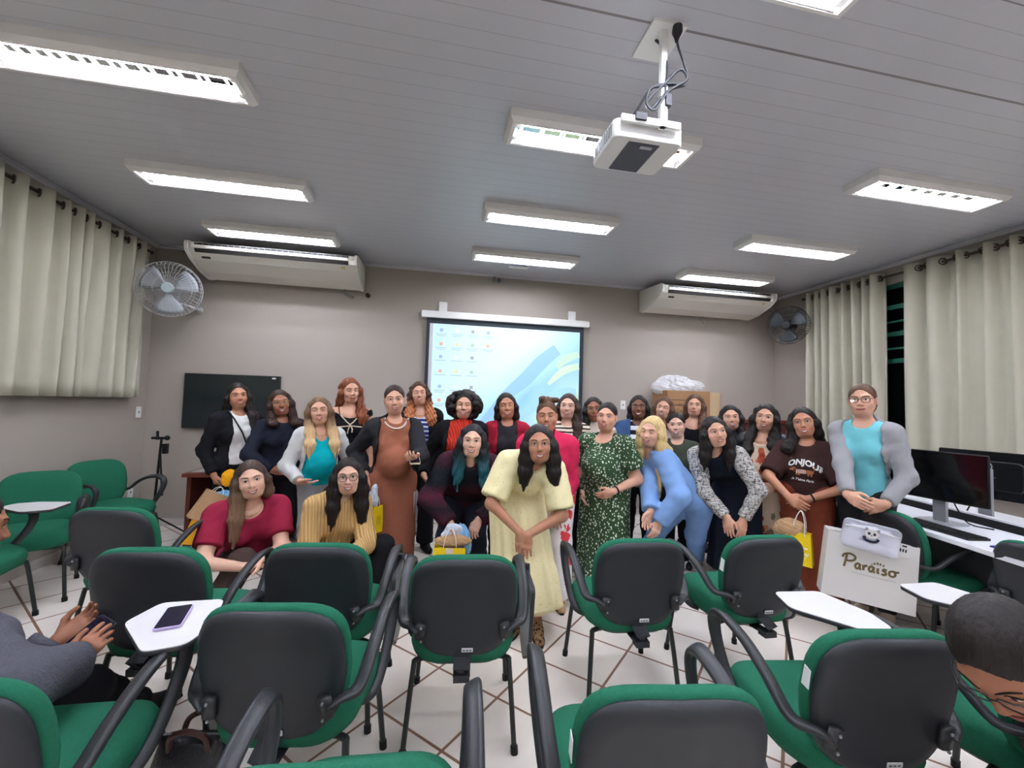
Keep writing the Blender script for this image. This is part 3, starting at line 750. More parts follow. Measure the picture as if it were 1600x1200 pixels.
# microphone stand / tripod by the left corner
t = empty('tripod_stand', (-2.72, 4.90, 0), 0, 'black tripod stand with clamp head in the left corner behind the desk', 'tripod stand')
MB().cyl((0, 0, .12), (.035, 0, 1.0), .011, 10).build('column', M_dark, t, smooth=True)
for a in (20, 140, 260):
    ca, sa = math.cos(math.radians(a)), math.sin(math.radians(a))
    MB().tube([(0.005, 0, .22), (ca*.28, sa*.28, .012)], .008, 8).build('leg', M_dark, t, smooth=True)
MB().tube([(.03, 0, .86), (.09, -.03, .42)], .009, 8).build('folded_arm', M_dark, t, smooth=True)
h = MB(); h.box((-.05, -.015, .985), (.075, .015, 1.01)); h.cyl((.0, 0, .98), (-.005, 0, 1.07), .012, 8); h.ball((.085, 0, 1.0), .026, 10); h.box((.055, -.02, .84), (.095, .02, .94))
h.build('clamp_head', M_dark, t, smooth=True, angle=30)

# computer desks, monitors, keyboard
M_lam = mat('white_desk_laminate', (220, 220, 224), .35, .4)
PIV = np.array([3.0, 1.95]); AD = math.radians(-13)
def turn(x, y): return (PIV[0]+(x-PIV[0])*math.cos(AD)-(y-PIV[1])*math.sin(AD), PIV[1]+(x-PIV[0])*math.sin(AD)+(y-PIV[1])*math.cos(AD))
def cdesk(x0, x1, y0, y1, label):
    d = empty('computer_desk', turn((x0+x1)/2, (y0+y1)/2)+(0,), AD, label, 'desk', 'white computer desks')
    w, l = (x1-x0)/2, (y1-y0)/2
    MB().box((-w, -l, .715), (w, l, .74)).build('desktop', M_lam, d)
    for e in (-1, 1): MB().box((-w+.05, e*(l-.03)-.012, 0), (w-.05, e*(l-.03)+.012, .715)).build('side_panel', mat('desk_grey_panel', (150, 152, 156), .5), d)
    MB().box((-.01, -l+.05, .25), (.01, l-.05, .70)).build('modesty_panel', mat('desk_dark_panel', (60, 62, 66), .5), d)
    return d
cdesk(3.0, 3.545, 1.50, 3.3, 'white computer desk nearer the group, keyboard on it')
cdesk(3.60, 4.10, 1.50, 3.3, 'white computer desk nearer the right curtains, behind the first one')
o = MB().box((-.0225, -.9, .70), (.0225, .9, .79)).build('cable_tray', M_dark); o.location = turn(3.5725, 2.4)+(0,); o.rotation_euler = (0, 0, AD); tag(o, 'dark cable tray strip between the two computer desks', 'cable tray')
MB().box((-.0225, -.9, .79), (.0225, .9, .802)).build('tray_lid', M_lam, o)
M_mon = mat('monitor_black', (17, 18, 20), .3, .45)
M_silver = mat('monitor_stand_silver', (176, 178, 182), .35, .5, Metallic=.4)
def monitor(x, y, face, label, logo=False):
    r = empty('monitor', (x, y, .74), math.radians(face), label, 'computer monitor', 'black computer monitors')   # screen faces local -Y
    MB().prism(rrect(.54, .325, .01), -.008, .008, .004, frame((0, .0, .315), (1, 0, 0), (0, 0, 1))).build('bezel', M_mon, r)
    MB().box((-.262, -.0095, .165), (.262, -.0078, .47)).build('screen', mat('monitor_screen_off', (10, 11, 12), .1, .5), r)
    MB().prism(rrect(.36, .2, .03), .008, .03, .008, frame((0, .0, .315), (-1, 0, 0), (0, 0, 1))).build('rear_housing', M_mon, r)
    MB().box((-.035, .03, .01), (.035, .055, .36)).build('stand_post', M_silver, r)
    MB().prism(rrect(.22, .17, .02), 0, .012, .003, frame((0, .05, 0), (1, 0, 0), (0, 1, 0))).build('stand_foot', M_silver, r)
    if logo:
        g = MB().torus((.0, .0325, .375), (0, 1, 0), .03, .0028, 28, 6).build('logo_ring', M_silver, r, smooth=True)
        text('logo_letters', 'DELL', .021, frame((.0, .031, .375), (-1, 0, 0), (0, 0, 1)), M_silver, r, .001, bold=.0006)
        MB().box((-.05, .0305, .30), (.05, .0315, .303)).build('vent_line', M_greyp, r)
    cb = MB(); cb.tube(catmull([(.0, .05, .25), (.03, .1, .16), (.06, .14, .05), (.1, .16, .006), (.2, .17, .006)], 5), .004, 6)
    cb.build('cable', M_dark, r, smooth=True)
    return r
monitor(3.34, 2.235, -86, 'black computer monitor with dark screen, nearer the person holding the white bag')
monitor(3.82, 2.24, 96, 'black computer monitor seen from behind with round logo, at the right edge', True)
k = empty('keyboard', (3.17, 2.10, .74), math.radians(-100), 'black keyboard on the near white computer desk', 'keyboard')
MB().prism(rrect(.44, .14, .01), 0, .014, .003).build('case', M_mon, k)
kk = MB()
for i in range(15):
    for j in range(5): kk.box((-.21+i*.0282, -.06+j*.0245, .014), (-.187+i*.0282, -.04+j*.0245, .018))
kk.build('keys', M_dark, k)
ms = empty('computer_mouse', (3.28, 2.46, .74), 0, 'black mouse on the near white desk beside the keyboard', 'mouse')
MB().ball((0, 0, .012), .03, 12, sc=(1.0, 1.7, .5)).build('mouse_body', M_mon, ms, smooth=True)
o = MB().prism(rrect(.16, .11, .004), 0, .008, .001).build('blue_notebook', mat('navy_cover', (40, 44, 120), .5)); o.location = (3.13, 1.74, .74); tag(o, 'blue notebook on the white desk beside the right black-backed chair', 'notebook')

# ================================================================== PEOPLE
# ---- signed-distance kit: bodies, clothes and hair are grown as smooth continuous surfaces
def V3(*a): return np.array(a if len(a) > 1 else a[0], np.float32)
def unit(v): v = np.asarray(v, float); return v/(np.linalg.norm(v)+1e-9)
def cap(P, a, b, ra, rb=None):
    rb = ra if rb is None else rb
    a = np.asarray(a, np.float32); ba = np.asarray(b, np.float32)-a; q = P-a
    h = np.clip(q@ba/max(float(ba@ba), 1e-9), 0, 1)
    return np.sqrt(((q-h[:, None]*ba)**2).sum(1))-(ra+(rb-ra)*h)
def ell(P, c, r, A=None):
    q = P-np.asarray(c, np.float32)
    if A is not None: q = q@A
    r = np.asarray(r, np.float32)
    k0 = np.sqrt(((q/r)**2).sum(1)); k1 = np.sqrt(((q/(r*r))**2).sum(1))
    return k0*(k0-1)/np.maximum(k1, 1e-6)
def smin(a, b, k):
    h = np.maximum(k-np.abs(a-b), 0)/k
    return np.minimum(a, b)-h*h*k*.25
def smax(a, b, k): return -smin(-a, -b, k)
def chain(P, pts, rs, k=.02):
    d = cap(P, pts[0], pts[1], rs[0], rs[1])
    for i in range(1, len(pts)-1): d = smin(d, cap(P, pts[i], pts[i+1], rs[i], rs[i+1]), k)
    return d
def grow(f, lo, hi, h, B=6):
    """surface-nets polygonisation of f on a grid, refining only the blocks near the surface"""
    lo = np.asarray(lo, float); hi = np.asarray(hi, float)
    n = np.ceil((hi-lo)/h/B).astype(int)+1
    ax = [lo[i]+h*(B*np.arange(n[i])+(B-1)/2) for i in range(3)]
    G = np.stack(np.meshgrid(*ax, indexing='ij'), -1).reshape(-1, 3).astype(np.float32)
    c = f(G); act = np.abs(c) < 7.*h*B/6
    val = np.repeat(c[:, None], B**3, 1).astype(np.float32)
    off = np.stack(np.meshgrid(*[np.arange(B)]*3, indexing='ij'), -1).reshape(-1, 3)
    fine = (G[act][:, None, :]+((off-(B-1)/2)*h)[None].astype(np.float32)).reshape(-1, 3)
    if len(fine) == 0: return np.zeros((0, 3)), np.zeros((0, 4), int)
    val[act] = f(fine).reshape(-1, B**3)
    D = val.reshape(n[0], n[1], n[2], B, B, B).transpose(0, 3, 1, 4, 2, 5).reshape(n*B)
    S = D < 0
    X, Y, Z = D.shape
    cnt = np.zeros((X-1, Y-1, Z-1), np.int8); acc = np.zeros((X-1, Y-1, Z-1, 3), np.float32); ne = np.zeros((X-1, Y-1, Z-1), np.float32)
    cor = [(i, j, k) for i in (0, 1) for j in (0, 1) for k in (0, 1)]
    sl = lambda a, c_: a[c_[0]:X-1+c_[0], c_[1]:Y-1+c_[1], c_[2]:Z-1+c_[2]]
    for a_ in cor: cnt += sl(S, a_)
    ids = np.argwhere((cnt > 0) & (cnt < 8))
    if len(ids) == 0: return np.zeros((0, 3)), np.zeros((0, 4), int)
    i0, j0, k0 = ids.T
    dv = {c_: D[i0+c_[0], j0+c_[1], k0+c_[2]] for c_ in cor}
    P = np.zeros((len(ids), 3), np.float32); W = np.zeros(len(ids), np.float32)
    for a_ in cor:
        for d in range(3):
            if a_[d]: continue
            b_ = list(a_); b_[d] = 1; b_ = tuple(b_)
            va, vb = dv[a_], dv[b_]; m = (va < 0) != (vb < 0)
            t = np.where(m, va/np.where(m, va-vb, 1), 0)
            p = np.array(a_, np.float32)[None]+t[:, None]*np.eye(3, dtype=np.float32)[d]
            P += np.where(m[:, None], p, 0); W += m
    P = P/W[:, None]
    idx = -np.ones((X-1, Y-1, Z-1), np.int64); idx[i0, j0, k0] = np.arange(len(ids))
    Vt = lo+h*(ids+P)
    F = []
    for d in range(3):
        o1, o2 = (d+1) % 3, (d+2) % 3
        s0 = [slice(1, -1)]*3; s1 = [slice(1, -1)]*3
        s0[d] = slice(0, -1); s1[d] = slice(1, None)
        a, b = S[tuple(s0)], S[tuple(s1)]
        e = np.argwhere(a != b)
        if len(e) == 0: continue
        g = e.copy(); g[:, o1] += 1; g[:, o2] += 1
        inside = a[tuple(e.T)]
        def at(du, dv_):
            q = g.copy(); q[:, o1] += du; q[:, o2] += dv_
            ok = np.all((q >= 0) & (q < np.array([X-1, Y-1, Z-1])), 1); r = -np.ones(len(q), np.int64); r[ok] = idx[tuple(q[ok].T)]
            return r
        Q = np.stack([at(-1, -1), at(0, -1), at(0, 0), at(-1, 0)], 1)
        Q[~inside] = Q[~inside][:, ::-1]
        F.append(Q[(Q >= 0).all(1)])
    return Vt, np.concatenate(F) if F else np.zeros((0, 4), int)

# ---- cloth, skin and hair materials
def skin(nm, rgb): 
    if nm in _mc: return _mc[nm]
    g = N('skin_'+nm); c = lin(rgb)
    col = g.mix(g.noise(14, 3.), tuple(v*.93 for v in c), tuple(min(1, v*1.06) for v in c))
    _mc[nm] = g.fin(col, .5, .35, Subsurface_Weight=.12, Subsurface_Radius=(.012, .005, .003), Subsurface_Scale=1.)
    return _mc[nm]
SK = {'light': (212, 162, 136), 'fair': (222, 176, 152), 'tan': (190, 135, 106), 'brown': (158, 106, 80), 'dark': (122, 78, 58)}
SK = {k: skin('skin_'+k, v) for k, v in SK.items()}
def hairm(nm, rgb, tip=None):
    k = 'hair_'+nm
    if k in _mc: return _mc[k]
    g = N(k); c = lin(rgb)
    w = g.noise(95, 3., g.scale((1, 1, .07)))
    col = g.mix(w, tuple(v*.45 for v in c), tuple(min(1, v*1.8) for v in c))
    if tip:                                   # (colour, z where the dyed lengths begin, fade)
        x = g.n('ShaderNodeMapRange', i0=g.xyz()[2], i1=tip[1], i2=tip[1]-tip[2], i3=0., i4=1.).outputs[0]
        t = lin(tip[0]); col = g.mix(x, col, g.mix(w, tuple(v*.6 for v in t), tuple(min(1, v*1.5) for v in t)))
    g.bump(w, .5, .008)
    _mc[k] = g.fin(col, .5, .28); return _mc[k]
def cloth(nm, rgb, b=(160, .2), var=(20, .08), **kw): return mat('cloth_'+nm, rgb, .88, .15, var=var, bmp=b, **kw)
def cloth_fx(nm, fn, rough=.88):
    k = 'cloth_'+nm
    if k not in _mc:
        g = N(k); col = fn(g); _mc[k] = g.fin(col, rough, .15)
    return _mc[k]
def stripes(c1, c2, per, duty=.5, ax=2):
    def fn(g):
        f = g.math('FRACT', g.math('DIVIDE', g.math('ADD', g.xyz()[ax], g.math('MULTIPLY', g.noise(9), .012)), per))
        return g.mix(g.math('GREATER_THAN', f, duty), lin(c1), lin(c2))
    return fn
def ribs(c, per=.016, d=.30):
    def fn(g):
        x, y, z = g.xyz()
        f = g.math('SINE', g.math('MULTIPLY', g.math('ADD', x, g.math('MULTIPLY', y, .45)), 6.283/per))
        g.bump(f, .6, .006)
        return g.mix(g.math('ADD', g.math('MULTIPLY', f, .5), .5), tuple(v*(1-d) for v in lin(c)), lin(c))
    return fn
def spots(bg, fg, sc, th, fg2=None):
    def fn(g):
        v = g.vor(sc, g.scale((1, 1, .75))); d = v.outputs['Distance']
        w = g.math('MULTIPLY', g.n('ShaderNodeSeparateXYZ', i0=v.outputs['Color']).outputs[0], .18)
        return g.mix(g.math('LESS_THAN', d, g.math('ADD', w, th)), lin(bg), lin(fg))
    return fn
def floral(bg, cols, sc, th=.36):
    def fn(g):
        nz = g.noise(sc*.8, 2.)
        v = g.vor(sc, g.n('ShaderNodeVectorMath', operation='ADD', i0=g.co(), i1=g.n('ShaderNodeVectorMath', operation='SCALE', i0=g.n('ShaderNodeTexNoise', i2=sc*1.6).outputs['Color'], i3=.05).outputs[0]).outputs[0])
        r = g.n('ShaderNodeSeparateXYZ', i0=v.outputs['Color']).outputs
        n_ = len(cols); c = g.ramp(r[0], [(i/n_, lin(k)) for i, k in enumerate(cols)], True)
        m = g.math('MULTIPLY', g.math('LESS_THAN', v.outputs['Distance'], g.math('ADD', g.math('MULTIPLY', r[1], .25), th-.12)), g.math('GREATER_THAN', r[2], .25))
        return g.mix(m, g.mix(nz, lin(bg), tuple(x*.93 for x in lin(bg))), c)
    return fn
def tweed(c1, c2, sc=120):
    def fn(g):
        a = g.noise(sc, 2., g.scale((1, 1, .25))); b = g.noise(sc, 2., g.scale((.25, .25, 1)))
        f = g.ramp(g.math('ADD', g.math('MULTIPLY', a, .5), g.math('MULTIPLY', b, .5)), [(.40, lin(c1)), (.56, lin(c2))])
        g.bump(a, .4, .004); return f
    return fn
def bands(cols, z0, z1):
    def fn(g):
        t = g.n('ShaderNodeMapRange', i0=g.math('ADD', g.xyz()[2], g.math('MULTIPLY', g.noise(30), .03)), i1=z0, i2=z1).outputs[0]
        g.bump(g.noise(120), .6, .01)
        return g.ramp(t, [(i/(len(cols)-1), lin(c)) for i, c in enumerate(cols)])
    return fn
M_lip = mat('lip_rose', (176, 92, 88), .4, .4); M_lipd = mat('lip_brown', (138, 72, 66), .4, .4)
M_teeth = mat('teeth', (238, 232, 222), .3, .5); M_eyew = mat('eye_white', (226, 222, 216), .25, .5)
M_iris = mat('iris_dark', (34, 22, 16), .15, .6); M_lash = mat('lash_dark', (26, 18, 15), .6, .2)
def lens_mat():
    g = N('clear_lens'); t = g.n('ShaderNodeBsdfTransparent').outputs[0]; gl = g.n('ShaderNodeBsdfGlossy'); gl.inputs['Roughness'].default_value = .05
    mx = g.n('ShaderNodeMixShader', i0=.06, i1=t, i2=gl.outputs[0]); g.t.links.new(mx.outputs[0], g.t.nodes['Material Output'].inputs['Surface']); return g.m
M_lens = lens_mat()
M_frame_dk = mat('glasses_dark', (30, 27, 28), .3, .5); M_frame_gd = mat('glasses_metal', (168, 142, 108), .3, .5, Metallic=.6)
M_gold = mat('gold_metal', (200, 160, 90), .3, .5, Metallic=.8)

# ---- head
def head_sdf(q, o):
    """head in its own frame: x to the person's left, y forward, z up; chin at -.112, crown at +.118"""
    fw = o.get('fw', 1.)
    x = np.abs(q[:, 0:1]); m = np.concatenate([x, q[:, 1:]], 1)
    d = ell(q, (0, -.018, .032), (.074, .094, .084))
    d = smin(d, ell(q, (0, .022, -.020), (.060*fw, .064, .082)), .03)
    d = smin(d, ell(q, (0, .040, -.083), (.034*fw, .036, .029)), .035)
    d = smin(d, cap(m, (.050*fw, -.008, -.045), (.030*fw, .03, -.088), .018, .016), .03)            # jaw
    d = smin(d, ell(m, (.036*fw, .054, -.030), (.024*fw, .024, .024)), .025)                       # cheeks
    d = smin(d, cap(m, (.010, .080, .024), (.044, .064, .024), .009, .008), .02)                    # brow ridge
    d = smax(d, -ell(m, (.031, .096, .004), (.019, .018, .012)), .016)                              # eye sockets
    d = smin(d, ell(m, (.031, .064, .004), (.017, .016, .013)), .006)                               # lids
    d = smin(d, cap(q, (0, .080, .012), (0, .100, -.026), .0075, .0115), .012)                      # nose
    d = smin(d, ell(m, (.011, .090, -.031), (.009, .011, .008)), .008)
    d = smin(d, ell(q, (0, .070, -.060), (.026, .021, .019)), .02)                                  # mouth mound
    d = smin(d, ell(q, (0, .081, -.071), (.018, .008, .006)), .008)                                 # lower lip
    d = smax(d, -cap(q, (-.016, .092, -.0785), (.016, .092, -.0785), .006), .008)
    d = smin(d, ell(m, (.076, -.010, -.004), (.007, .017, .029)), .008)                             # ears
    return d
def face_bits(q_to_w, o, parts, sc):
    """eyes, brows, lips laid on the face surface (head frame)"""
    ys = np.linspace(.125, .02, 80)
    def surf(xz):
        xz = np.asarray(xz, np.float32); n = len(xz)
        Q = np.concatenate([np.repeat(xz[:, 0:1], 80, 1)[..., None], np.repeat(ys[None], n, 0)[..., None], np.repeat(xz[:, 1:2], 80, 1)[..., None]], 2).reshape(-1, 3).astype(np.float32)
        d = head_sdf(Q, o).reshape(n, 80); i = np.argmax(d < 0, 1); i = np.clip(i, 1, 79)
        d0, d1 = d[np.arange(n), i-1], d[np.arange(n), i]
        t = np.clip(d0/(d0-d1+1e-9), 0, 1)
        return ys[i-1]+(ys[i]-ys[i-1])*t
    def patch(up, lo, off, mi, nv=4):
        up = np.array(up); lo = np.array(lo); n = len(up); pts = np.concatenate([lo+(up-lo)*k/nv for k in range(nv+1)])
        y = surf(pts)+off; V = np.stack([pts[:, 0], y, pts[:, 1]], 1)
        F = [[k*n+i, (k+1)*n+i, (k+1)*n+i+1, k*n+i+1] for k in range(nv) for i in range(n-1)]
        parts.append((q_to_w(V), F, mi))
    def ribbon(line, w, off, mi):
        line = np.array(line, float); y = surf(line)+off
        mb = MB(); pth = [(a, b, c) for (a, c), b in zip(line, y)]; n = len(pth)
        ww = w if isinstance(w, (list, tuple)) else [w*math.sin(math.pi*(.12+.76*i/(n-1)))**.5 for i in range(n)]
        mb.tube(pth, ww, 6); parts.append((q_to_w(np.array(mb.v)), mb.f, mi))
    u = np.linspace(-1, 1, 9)
    for s in (-1, 1):
        cx, cz = s*.031, .005
        if o.get('eyes', 'open') == 'open':
            up = [(cx+.0145*a, cz+.0055*(1-a*a)-.0005) for a in u]; lo = [(cx+.0145*a, cz-.0045*(1-a*a)) for a in u]
            patch(up, lo, .0012, 3)
            g = o.get('gaze', 0.)*.004
            t = np.linspace(0, 2*math.pi, 9)
            patch([(cx+g+.0058*a, cz+.0002+.0056*math.sqrt(max(0, 1-a*a))) for a in u], [(cx+g+.0058*a, cz+.0002-.0048*math.sqrt(max(0, 1-a*a))) for a in u], .002, 4, 2)
            ribbon([(cx+.0155*a, cz+.0058*(1-a*a)) for a in u], .0020, .001, 5)
        else:
            ribbon([(cx+.0150*a, cz-.0035*(1-a*a)) for a in u], .0019, .0012, 5)
        ribbon([(cx+s*.001+.020*a, .0255+.0045*(1-(a*s-.2)**2)) for a in u], .0027, .0, 5)
    w = .028*o.get('mw', 1.); zc = -.060; sm = o.get('smile', 1)
    c = .0095 if sm else .0015
    upi = [(w*a, zc+c*a*a+.0005) for a in u]
    if sm == 2 or sm == 1:
        th = .0150 if sm == 2 else .0105
        loi = [(w*a, zc+c*a*a-th*(1-a*a)) for a in u]
        patch(upi, loi, .0022, 2)
        ribbon(upi, [.001]+[.0030]*7+[.001], .0014, 1); ribbon(loi, [.001]+[.0036]*7+[.001], .0014, 1)
    else:
        loi = [(w*.9*a, zc+c*a*a-.0035*(1-a*a)) for a in u]
        ribbon(upi, [.001]+[.0032]*7+[.001], .0012, 1); ribbon([(x, z-.004) for x, z in loi], [.001]+[.0036]*7+[.001], .001, 1)
        ribbon([(x, z-.0025) for x, z in upi], .0009, .003, 5)
    return surf
# ---- hand: wrist at the origin, fingers along +x, palm facing -z, thumb toward +y
def hand_sdf(q, o):
    cl = o.get('curl', .35); sp = o.get('spread', .1)
    d = ell(q, (.046, .0, 0), (.050, .041, .0155))
    ad = o.get('ad', (-.03, 0, 0)); d = smin(d, cap(q, ad, (.0, 0, 0), .0255, .0245), .015); d = smin(d, cap(q, (0, 0, 0), (.03, 0, 0), .0235, .020), .02)
    d = smin(d, cap(q, (.075, .027, .002), (.078, -.028, .0), .0125, .0115), .012)
    for i, (y, L, r) in enumerate(((.029, .072, .0088), (.010, .080, .0090), (-.010, .075, .0086), (-.028, .059, .0078))):
        a = np.array([.080-.004*abs(i-1), y, 0.]); ang = sp*(1.5-i)*.55; c = cl*(1+.12*i)
        p = [a]
        for k, f in enumerate((.45, .31, .24)):
            th = c*(.55+.75*k); dr = np.array([math.cos(th)*math.cos(ang), math.cos(th)*math.sin(ang), -math.sin(th)])
            p.append(p[-1]+dr*L*f)
        f_ = np.minimum(np.minimum(cap(q, p[0], p[1], r*1.05, r), cap(q, p[1], p[2], r, r*.93)), cap(q, p[2], p[3], r*.93, r*.8))
        d = smin(d, f_, .006)
    tc = o.get('thumb', .5)
    p0 = (.022, .026, -.006); p1 = (.048, .046+.008*tc, -.014); p2 = (.074, .052+.012*tc, -.020); p3 = (.094, .050+.014*tc, -.024)
    d = smin(d, smin(cap(q, p0, p1, .0145, .0115), np.minimum(cap(q, p1, p2, .0112, .0100), cap(q, p2, p3, .0100, .0082)), .008), .010)
    return d
def ik(a, b, l1, l2, pole):
    a = np.asarray(a, float); b = np.asarray(b, float); v = b-a; L = np.linalg.norm(v); n = v/(L+1e-9)
    if L > (l1+l2)*.999: b = a+n*(l1+l2)*.999; L = (l1+l2)*.999
    x = (l1*l1-l2*l2+L*L)/(2*L); h = math.sqrt(max(0, l1*l1-x*x))
    p = np.asarray(pole, float); p = p-n*(p@n); p /= np.linalg.norm(p)+1e-9
    return a+n*x+p*h, b

class Person: pass
def torso_sdf(P, j, off=0.):
    """trunk without limbs; off inflates it for clothing"""
    A, s, w = j.A, j.s, j.w; L, F, U = A.T
    wt = j.pel+(j.che-j.pel)*.52
    d = ell(P, j.pel, np.array((.160*w*j.hipw, .112*w*.98, .125))*s+off, A)
    d = smin(d, ell(P, wt, np.array((.122*w*j.waist, .092*w*j.waist, .15))*s+off, A), .06)
    d = smin(d, ell(P, j.che, np.array((.140*w**.8, .100*w, .15))*s+off, A), .06)
    d = smin(d, cap(P, j.sh[0]+L*.03*s, j.sh[1]-L*.03*s, .056*s*w**.5+off), .05)
    d = smin(d, cap(P, j.nb-F*.02*s+U*.01*s, (j.sh[0]+j.sh[1])/2-U*.02*s, .05*s+off, .07*s+off), .05)
    for i in (0, 1): d = smin(d, cap(P, j.nb-F*.02*s+U*.0*s, j.sh[i]+U*.012*s, .036*s+off, .040*s+off), .03)
    b = j.bust
    for e in (-1, 1): d = smin(d, ell(P, j.che+F*(.072*w)*s+L*e*.066*w*s-U*.035*s, np.array((.060, .052*b, .062))*s*math.sqrt(w)+off, A), .035)
    if j.belly: d = smin(d, ell(P, j.pel+U*.135*s+F*(.045+.045*j.belly)*s, np.array((.118*w, .075+.055*j.belly, .125))*s+off, A), .05)
    if j.seat: d = smin(d, ell(P, j.pel-F*.05*s-U*.02*s, np.array((.15*w, .10, .11))*s+off, A), .05)
    return d
def arm_sdf(P, j, i, off=0., upto=1., k=.03):
    """upto: 1 = whole arm, .45 = short sleeve"""
    s, w = j.s, j.w**.7; a, e, h = j.sh[i], j.el[i], j.ha[i]
    if upto <= .5:
        m = a+(e-a)*min(1., upto*2)
        return cap(P, a, m, .056*s*w+off, .050*s*w+off*1.25)
    m = e+(h-e)*(upto-.5)*2
    d = cap(P, a, e, .049*s*w+off, .038*s*w+off)
    return smin(d, cap(P, e, m, .037*s*w+off, ((.0245 if not off else .027)+.008*(1-upto)*2)*s*w**.5+off), k)
def leg_sdf(P, j, i, off=0., upto=1., k=.04, flare=0.):
    s, w = j.s, j.w**.8; a, e, h = j.hip[i], j.kn[i], j.an[i]
    m = e+(h-e)*(upto-.5)*2
    d = cap(P, a, e, .083*s*w+off, .056*s*w+off)
    c = e+(h-e)*.3-j.legb*.012
    d = smin(d, cap(P, e, m, .053*s*w+off, (.036 if not off else .040)*s*w**.5+off*1.1+flare), k)
    return smin(d, cap(P, c, c+(h-e)*.1, .05*s*w+off), .04)
def bounds(pts, pad):
    pts = np.array(pts); return pts.min(0)-pad, pts.max(0)+pad
def person(label, crown, chin, Z, **o):
    g = o.get
    j = Person()
    hc = atd(((crown[0]+chin[0])/2, (crown[1]+chin[1])/2), Z)           # head centre
    top = atd(crown, Z); s = g('s', None)
    base = np.array([hc[0]+g('base', (0, 0))[0], hc[1]+g('base', (0, 0))[1], 0.])
    hc = hc-base
    face = math.radians(g('yaw', 0)); to = -unit(np.array([hc[0]+base[0], hc[1]+base[1], 0.]))   # toward the camera
    rot = lambda v, a: np.array([v[0]*math.cos(a)-v[1]*math.sin(a), v[0]*math.sin(a)+v[1]*math.cos(a), v[2]])
    F = rot(to, face)
    H = s*1.6 if s else (hc[2]+.112)
    j.s = s or H/1.6
    s = j.s; j.w = g('w', 1.05); j.bust = g('bust', 1.); j.belly = g('belly', 0.); j.hipw = g('hipw', 1.02); j.waist = g('waist', 1.0); j.seat = g('seat', 0)
    # head frame
    hup = unit((atd(crown, Z)-atd(chin, Z)))
    Fh0 = rot(to, face+math.radians(g('fyaw', 0))) if g('fdir') is None else unit(g('fdir'))
    hup = unit(hup-Fh0*(hup@Fh0)+np.array([0, 0, 0.])); pt = math.radians(g('fpitch', 0))      # + = looking down
    Fh = unit(Fh0-hup*(Fh0@hup)); Fh, hup = Fh*math.cos(pt)-hup*math.sin(pt), hup*math.cos(pt)+Fh*math.sin(pt)
    Lh = np.cross(hup, Fh); Ah = np.stack([Lh, Fh, hup], 1)
    hs = g('hs', 1.)*(.96+.04*s)
    j.hc = hc
    # trunk: a straight or leaning spine from the pelvis to the neck
    lean = g('pel', None)                                              # pelvis offset from the neck base (x, y, height)
    nb = hc-hup*.135*hs-Fh*.022*hs+np.array([0, 0, -.035*s])
    if g('nb') is not None: nb = nb+np.array(g('nb'))
    j.nb = nb
    if g('pelp') is not None: pel = atd(g('pelp')[:2], Z+g('pelp')[2])-base
    elif lean is None: pel = np.array([nb[0], nb[1], 0])-to*.0+np.array([0, 0, .535*H])
    else: pel = np.array([nb[0]+lean[0], nb[1]+lean[1], lean[2]])
    U = unit(nb-pel); Fb = unit(F-U*(F@U)); L = np.cross(U, Fb); j.A = np.stack([L, Fb, U], 1); j.pel = pel
    j.che = nb-U*.145*s
    sl = g('slope', .045)
    Ls = unit(np.array([L[0], L[1], L[2]*.25])); up_ = unit(U+np.array([0, 0, .6])) if U[2] < .9 else U
    j.sh = [nb-up_*(sl+.012)*s-Ls*.149*s*j.w**.6, nb-up_*(sl+.012)*s+Ls*.149*s*j.w**.6]
    # arms: index 0 = image-left arm (the person's right), 1 = image-right arm
    j.el, j.ha, j.hd = [0, 0], [0, 0], [None, None]
    for i, k in enumerate(('hr', 'hl')):
        e = (-1, 1)[i]; t = g(k)
        if t is None: tgt = j.sh[i]+np.array([0, 0, -.535*s])+L*e*.05+Fb*.04
        else:
            tgt = atd(t[:2], Z+t[2])-base
        pole = g('p'+k[1], None); pole = L*e*.5-Fb*.8 if pole is None else L*pole[0]+Fb*pole[1]+U*pole[2]
        j.el[i], j.ha[i] = ik(j.sh[i], tgt, .285*s, .250*s, pole)
    # legs
    j.hip, j.kn, j.an = [0, 0], [0, 0], [0, 0]; Lg = unit(np.array([L[0], L[1], 0])); Fg = np.array([F[0], F[1], 0])
    for i in (0, 1):
        e = (-1, 1)[i]; j.hip[i] = pel+L*e*.082*s*j.w-U*.03*s
        ft = g(('fr', 'fl')[i]); fp = g(('fpr', 'fpl')[i])
        if fp is not None: q_ = atz(fp, 0)-base-nb; ft = (q_[0], q_[1])
        a = np.array([pel[0], pel[1], 0])+Lg*e*.09*s*(j.w if j.w < 1.2 else 1.2) if ft is None else np.array([nb[0]+ft[0], nb[1]+ft[1], 0.])
        a[2] = .075*s if ft is None or len(ft) < 3 else ft[2]
        kp = g('kp'); kp = (0, 0) if kp is None else kp
        l1, l2 = .415*s, .40*s; dist = float(np.linalg.norm(j.hip[i]-a))
        if dist > .80*(l1+l2): l1, l2 = dist*.5115, dist*.4925
        j.kn[i], j.an[i] = ik(j.hip[i], a, l1, l2, Fg+Lg*kp[i]*1.0)
        j.an[i][2] = max(j.an[i][2], .07*s)
    j.legb = Fg
    # ------------------------------------------------ objects
    root = empty('person', base, 0, label, 'person', 'people posing as a group' if g('grp', 1) else None)
    sk = SK[g('skin', 'light')]
    parts = []                                                          # islands: (verts, faces, material index)
    w2 = lambda V: np.asarray(V)@Ah.T*hs+hc
    hd = dict(o)
